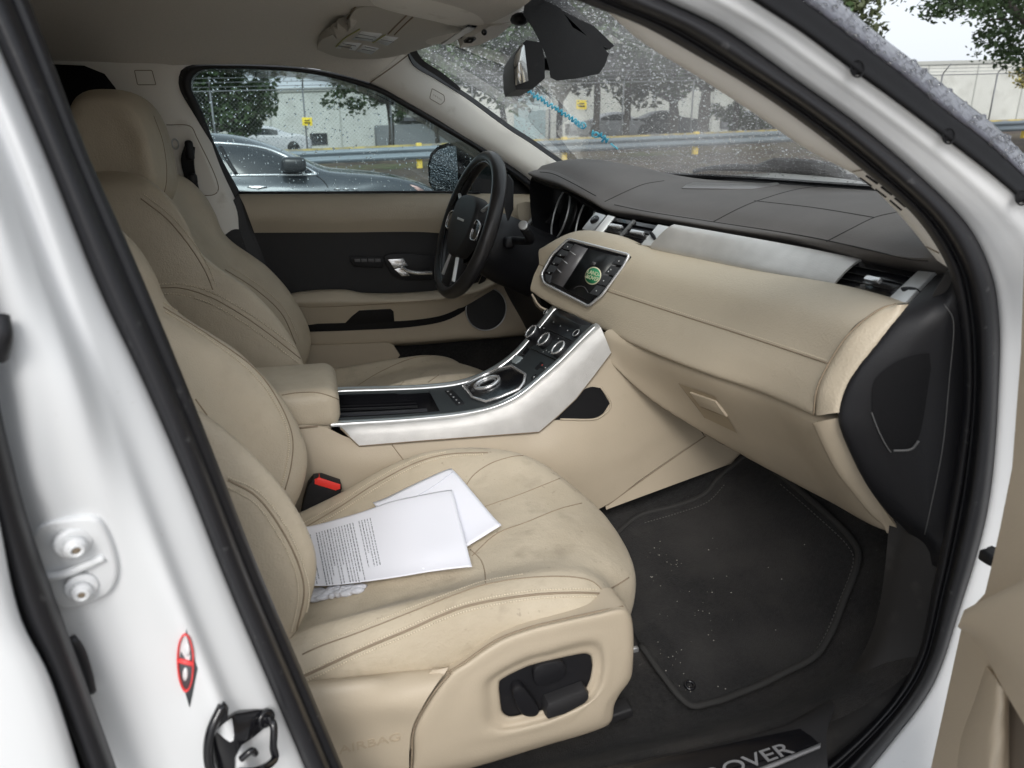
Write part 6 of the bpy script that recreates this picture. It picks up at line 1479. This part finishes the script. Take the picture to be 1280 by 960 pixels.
# ---- trees
def leaf_cluster(mb, c, r, n, sz, rnd):
    v, f, sm = mb.v, mb.f, mb.sm; g = rnd.gauss
    for i in range(n):
        d = Vector((g(0, 1), g(0, 1), g(0, 1))).normalized()*r*rnd.random()**.45
        p = c+Vector((d.x, d.y, d.z*.7)); a = Vector((g(0, 1), g(0, 1), g(0, .6))).normalized(); b_ = a.cross(Vector((g(0, 1), g(0, 1), g(0, 1)))).normalized()
        s_ = sz*rnd.uniform(.6, 1.4); k = len(v); v += [p-a*s_, p+b_*s_*.5, p+a*s_, p-b_*s_*.5]; f.append((k, k+1, k+2, k+3)); sm.append(False)
def tree(name, loc, h, cr_, label, seed, group, trunk=.2, leafm=None, nl=5200, sz=.13, base=.35, lean=0, limbs=9, sparse=1.0, zlo=.55, fill=0):
    rnd = random.Random(seed); t = empty(name, loc); tag(t, label, 'tree', group)
    tk = MB(); lv = MB(); top = V3(lean, 0, h*.62); fork = V3(lean*.5, 0, h*base)
    tk.tube([V3(0, 0, -.3), V3(lean*.2+rnd.uniform(-.1, .1), 0, h*base*.5), fork], [trunk*1.3, trunk, trunk*.8], n=8, k=8)
    tips = []
    for k in range(limbs):
        a = 2*math.pi*k/limbs+rnd.uniform(-.3, .3); q = rnd.uniform(.45, 1); e = V3(lean+math.cos(a)*cr_*q*.8, math.sin(a)*cr_*q*.8, h*rnd.uniform(zlo, .92))
        m_ = fork.lerp(e, .5)+V3(math.cos(a)*.3, math.sin(a)*.3, rnd.uniform(-.2, .4))
        tk.tube([fork, m_, e], [trunk*.5, trunk*.3, trunk*.12], n=7, k=5); tips += [m_, e, m_.lerp(e, .5)]
        for j in range(3):
            e2_ = m_.lerp(e, rnd.random())+Vector((rnd.gauss(0, .35), rnd.gauss(0, .35), rnd.uniform(-.1, .4)))*cr_*.45; tk.tube([m_.lerp(e, .3), e2_], trunk*.08, sm=False, k=4); tips.append(e2_)
    for k in range(fill):
        a = rnd.uniform(0, 6.283); q = cr_*rnd.random()**.5; zz = rnd.uniform(-1, 1); tips.append(V3(lean+math.cos(a)*q*(1-zz*zz*.4), math.sin(a)*q*(1-zz*zz*.4), h*(zlo+1)/2+zz*h*(1-zlo)/2))
    per = max(8, nl//len(tips))
    for p in tips: leaf_cluster(lv, p+Vector((rnd.gauss(0, .15), rnd.gauss(0, .15), rnd.gauss(0, .1)))*cr_, cr_*rnd.uniform(.16, .36)*sparse, per, sz, rnd)
    tk.build('trunk', M['bark'], t); lv.build('crown', leafm or M['leaf'], t); return t
def gp_(u, y): 
    p = Y(u, 190, y); return V3(p.x, y, gz(p.x, y))
tree('oak_tree', gp_(272, 33), 6.2, 2.9, 'dense rounded evergreen tree at the rear end of the side window', 1, None, .16, nl=12000, sz=.14, base=.16, zlo=.3, fill=30)
tree('oak_tree', gp_(488, 27.5), 5.4, 3.9, 'open tree with a thin dark trunk in the side window', 2, None, .11, nl=6000, sz=.10, base=.3, sparse=.5, limbs=14, zlo=.28, fill=10)
tree('oak_tree', gp_(548, 38), 6.0, 2.0, 'small tree behind the wing mirror', 3, None, .12, nl=3500, sz=.14)
spec = [(628, 30, 9.5, 3.2, 'broad tree left of the interior mirror'), (700, 31, 11, 3.8, 'tree right behind the interior mirror'), (742, 28.5, 11.5, 3.8, 'tree with a thin trunk left of the yellow sign'),
        (780, 29, 12, 4.0, 'tree with a thin trunk just right of the yellow sign'), (838, 30, 10, 4.0, 'wide multi stemmed oak behind the windscreen'), (877, 28, 12, 4.6, 'biggest oak with a thick forked trunk behind the windscreen'),
        (915, 33, 12, 4.2, 'oak behind the thick forked one'), (965, 34, 10.5, 3.8, 'rightmost oak seen through the windscreen')]
for i, (u, y, h, c_, lab) in enumerate(spec):
    tree('oak_tree', gp_(u, y), h, c_, lab, 20+i, None, .15 if i not in (4, 5) else .26, zlo=.25, fill=50, limbs=8, nl=12500, sz=.19, base=.15 if i not in (2, 3) else .25, leafm=[M['leaf'], M['leafl']][i % 3 == 1])
tree('oak_tree', gp_(1262, 13.5)+V3(1.2, 0, 0), 6.6, 4.6, 'near oak whose branches hang into the sky at the top right', 41, None, .28, nl=26000, sz=.075, base=.35, sparse=.7, zlo=.42, fill=30)
tree('oak_tree', gp_(1290, 27), 3.6, 1.5, 'small yellowing tree by the fence at the right edge', 42, None, .08, leafm=M['leafy'], nl=3500, sz=.09)
# hedge/shrubs under the trees
for i, (u, y, lab) in enumerate(((940, 36, 'dark shrub by the parked car at right'), )):
    mb = MB(); rnd = random.Random(i+80); sh_ = empty('shrub', gp_(u, y)); tag(sh_, lab, 'shrub')
    for k in range(14): leaf_cluster(mb, V3(rnd.uniform(-2.5, 2.5), rnd.uniform(-.5, .5), rnd.uniform(.4, 1.6)), .6, 160, .12, rnd)
    mb.build('foliage', M['leaf'], sh_)
# ---- cars
def car(name, loc, rz, paint, label, group, detail, L=4.97, Wd=.94, Ht=1.42):
    c = empty(name, loc); tag(c, label, 'car', group); c.rotation_euler = (0, 0, rz)
    st = [(-.02, .55, .62, .62, .62), (.25, .72, .62, .86, .86), (.9, .86, .60, .98, .98), (1.3, .93, .58, 1.00, 1.0), (1.75, .94, .55, 1.01, 1.22), (2.2, .94, .55, 1.005, 1.38), (2.7, .94, .55, .995, 1.42), (3.1, .94, .55, .985, 1.39), (3.5, .94, .55, .975, 1.26), (3.9, .94, .55, .965, 1.02)]
    secs = []
    prof = [(0, .80, .80), (.35, .88, .985), (.70, .905, 1.0), (1.0, .93, 1.04), (1.4, .94, 1.20), (1.85, .94, 1.38), (2.3, .94, 1.465), (2.75, .94, 1.445), (3.1, .94, 1.35), (3.4, .94, 1.22), (3.65, .94, 1.12), (3.9, .94, 1.095), (4.25, .91, 1.055), (4.6, .84, .98), (4.85, .66, .87), (4.97, .45, .70)]
    # x measured from the tail; nose at L
    rows = []
    for (x, w, zt) in prof:
        belt = min(zt, 1.0-.03*(x/4.9)) if x < 4 else zt*.97
        cab = zt > 1.13
        bw = w
        rows.append([V3(x, -w*.96, .22), V3(x, -w, .42), V3(x, -w*1.0, .70), V3(x, -w*.985, belt-.03), V3(x, -w*.955, belt), V3(x, -w*(.78 if cab else .88), belt+(zt-belt)*.72), V3(x, -w*(.62 if cab else .6), zt-.01), V3(x, 0, zt+.015),
                     V3(x, w*(.62 if cab else .6), zt-.01), V3(x, w*(.78 if cab else .88), belt+(zt-belt)*.72), V3(x, w*.955, belt), V3(x, w*.985, belt-.03), V3(x, w, .70), V3(x, w, .42), V3(x, w*.96, .22)])
    mb = MB(); rr = [cr([r_[j] for r_ in rows], 60) for j in range(15)]
    mb.loft([[rr[j][i] for i in range(60)] for j in range(15)], nu=70, nv=50)
    mb.box((2.5, 0, .3), (4.7, 1.7, .25), .05); mb.box((.03, 0, .6), (.06, 1.2, .4), .02); mb.box((4.93, 0, .5), (.05, 1.0, .4), .02)
    body = mb.build('body', paint, c)
    if not detail:
        for s_ in (-1, 1):
            g = MB(); lo_ = []; hi_ = []
            for x in (1.3, 1.7, 2.1, 2.5, 2.9, 3.15):
                zt = cr([V3(a, 0, b) for a, _, b in prof], 80); zt = min(zt, key=lambda p: abs(p.x-x)).z
                lo_.append(V3(x, s_*.925, 1.0)); hi_.append(V3(x, s_*(.86 if zt > 1.2 else .9), 1.0+(zt-1.0)*.72))
            g.loft([lo_, hi_], nu=14, nv=3, thick=.01); g.build('side_window', M['dglass'], c)
    for x in (.95, 3.95):
        for s_ in (-1, 1):
            w = MB(); w.disc((x, s_*.80, .34), (0, s_, 0), .34, .15, .03, 28); wo = w.build_auto('wheel', M['rubber'], c)
            if detail: 
                w = MB(); w.disc((x, s_*.945, .34), (0, s_, 0), .22, .012, .004, 24); w.build_auto('rim', M['satin'], wo)
                w = MB(); w.ring((x, s_*.94, .36), (0, 1, 0), .40, .02, k=32); w.build('wheel_arch', M['black'], c)
    return c, body, rows
sx = Y(372, 210, 6.35).x   # where its mirror is
sed, sbody, rows = car('sedan', (sx-3.35, 7.3, -.045), 0, M['carpaint'], 'dark grey sedan parked beside the car, seen through the side window', None, True)
tb_ = bvh(sbody)
def side(pts, h=.004):   # pixels on the sedan's near flank
    out = []
    for u, v in pts:
        d = ray(u, v).normalized(); o_ = CAM-Vector(sed.location); l_, n_, i_, dd = tb_.ray_cast(o_, d)
        if l_ is not None: out.append(l_+V3(0, -h, h*.6))
    return out
def flank(pts, h):
    return side(pts, h)
off_ = Vector(sed.location)
class _T:
    def ray_cast(self, o_, d): 
        l, n, i, dd = tb_.ray_cast(o_-off_, d); return (l+off_ if l is not None else None), n, i, dd
mb = MB(); pxgrid(mb, _T(), [(250, 184), (300, 184.5), (330, 189.5), (352, 197), (372, 207), (387, 216)], [(250, 217.5), (300, 217.5), (330, 217.3), (352, 217), (372, 217), (390, 217)], 40, 10, .006)
mb.v = [p-off_ for p in mb.v]; mb.build('side_window', M['dglass'], sed)
mb = MB(); P = flank([(262, 178.5), (300, 181), (330, 185.5), (352, 193.5), (376, 206), (396, 218)], .004); mb.tube(P, .012, n=30); P = flank([(284, 219.5), (330, 219), (370, 218.6), (396, 218.4)], .004); mb.tube(P, .011, n=16); mb.build('window_chrome', M['chrome'], sed)
mb = MB(); P = flank([(276, 184), (284, 200), (296, 219)], .008); mb.tube(P, .02, n=10); mb.build('pillar_cover', M['black'], sed)
pm = flank([(368, 208)], 0)[0]
mb = MB(); mb.box(pm+V3(.0, -.12, .02), (.24, .20, .15), .05, seg=4); mb.box(pm+V3(0.06, -.02, -.05), (.08, .14, .04), .01); mb.build('wing_mirror', mat('mirror_dark', (.03, .032, .035), .3), sed)
mb = MB(); P = flank([(309, 233.5), (322, 232), (334, 233.5), (322, 235.5)], .006); mb.plate(P, V3(0, -.02, 0), .004); mb.build('door_handle', M['chrome'], sed)
mb = MB()
for k in range(3): P = flank([(417+k*11, 236.5), (426+k*11, 235), (424+k*11, 237.5)], .004); mb.plate(P, V3(0, -.01, 0), 0)
mb.build('side_gill', M['chrome'], sed)
mb = MB(); P = flank([(396, 220), (406, 228), (412, 241), (413, 260)], .001); 
if len(P) > 2: mb.tube(P, .006, n=12)
mb.build('door_gap', M['black'], sed)
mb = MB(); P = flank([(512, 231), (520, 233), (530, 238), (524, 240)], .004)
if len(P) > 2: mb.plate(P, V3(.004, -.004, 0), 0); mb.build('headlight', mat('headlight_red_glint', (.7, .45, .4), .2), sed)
paints = [mat('white_paint_far', (.6, .6, .62), .3), mat('silver_paint_far', (.35, .36, .38), .3, .4), mat('black_paint_far', (.03, .03, .035), .3)]
for i, (u, y, pt, lab) in enumerate(((764, 40, 0, 'white car parked far off, right of the blue writing'), (822, 40, 2, 'dark car parked far off behind the oak trunks'), (945, 42, 1, 'silver car parked far off at the right of the windscreen'), (333, 44, 0, 'white car parked far off beyond the fence in the side window'))):
    g0 = gp_(u, y); car('parked_car', (g0.x-2.4, y, g0.z), 0, paints[pt], lab, None, False)

# ================================================================== light
w = bpy.data.worlds.new('World'); S.world = w; w.use_nodes = True; nt = w.node_tree; N = nt.nodes; L = nt.links
bgn = N['Background']; sky = N.new('ShaderNodeTexSky'); sky.sky_type = 'NISHITA'; sky.sun_disc = False
SUN_EL, SUN_AZ = R(38), R(196)
sky.sun_elevation = SUN_EL; sky.sun_rotation = SUN_AZ; sky.dust_density = 6; sky.air_density = 1.2; sky.ozone_density = 1
hs = N.new('ShaderNodeHueSaturation'); hs.inputs['Saturation'].default_value = .22; L.new(sky.outputs[0], hs.inputs['Color'])
mx = N.new('ShaderNodeMix'); mx.data_type = 'RGBA'; mx.inputs[0].default_value = .55; L.new(hs.outputs[0], mx.inputs[6]); mx.inputs[7].default_value = (9.0, 9.6, 10.4, 1)
L.new(mx.outputs[2], bgn.inputs[0]); bgn.inputs[1].default_value = .115
sl = bpy.data.lights.new('sun', 'SUN'); sl.energy = 1.3; sl.angle = R(25); sl.color = (1, .97, .93)
so = bpy.data.objects.new('sun', sl); COL.objects.link(so)
sdir = Vector((math.sin(SUN_AZ)*math.cos(SUN_EL), math.cos(SUN_AZ)*math.cos(SUN_EL), math.sin(SUN_EL)))
so.rotation_euler = sdir.to_track_quat('Z', 'Y').to_euler()
S.view_settings.view_transform = 'Standard'; S.view_settings.look = 'None'; S.view_settings.gamma = 1; S.view_settings.use_curve_mapping = False
S.view_settings.exposure = .42
S.render.engine = 'CYCLES'
S.cycles.max_bounces = 10; S.cycles.transparent_max_bounces = 24; S.cycles.diffuse_bounces = 5
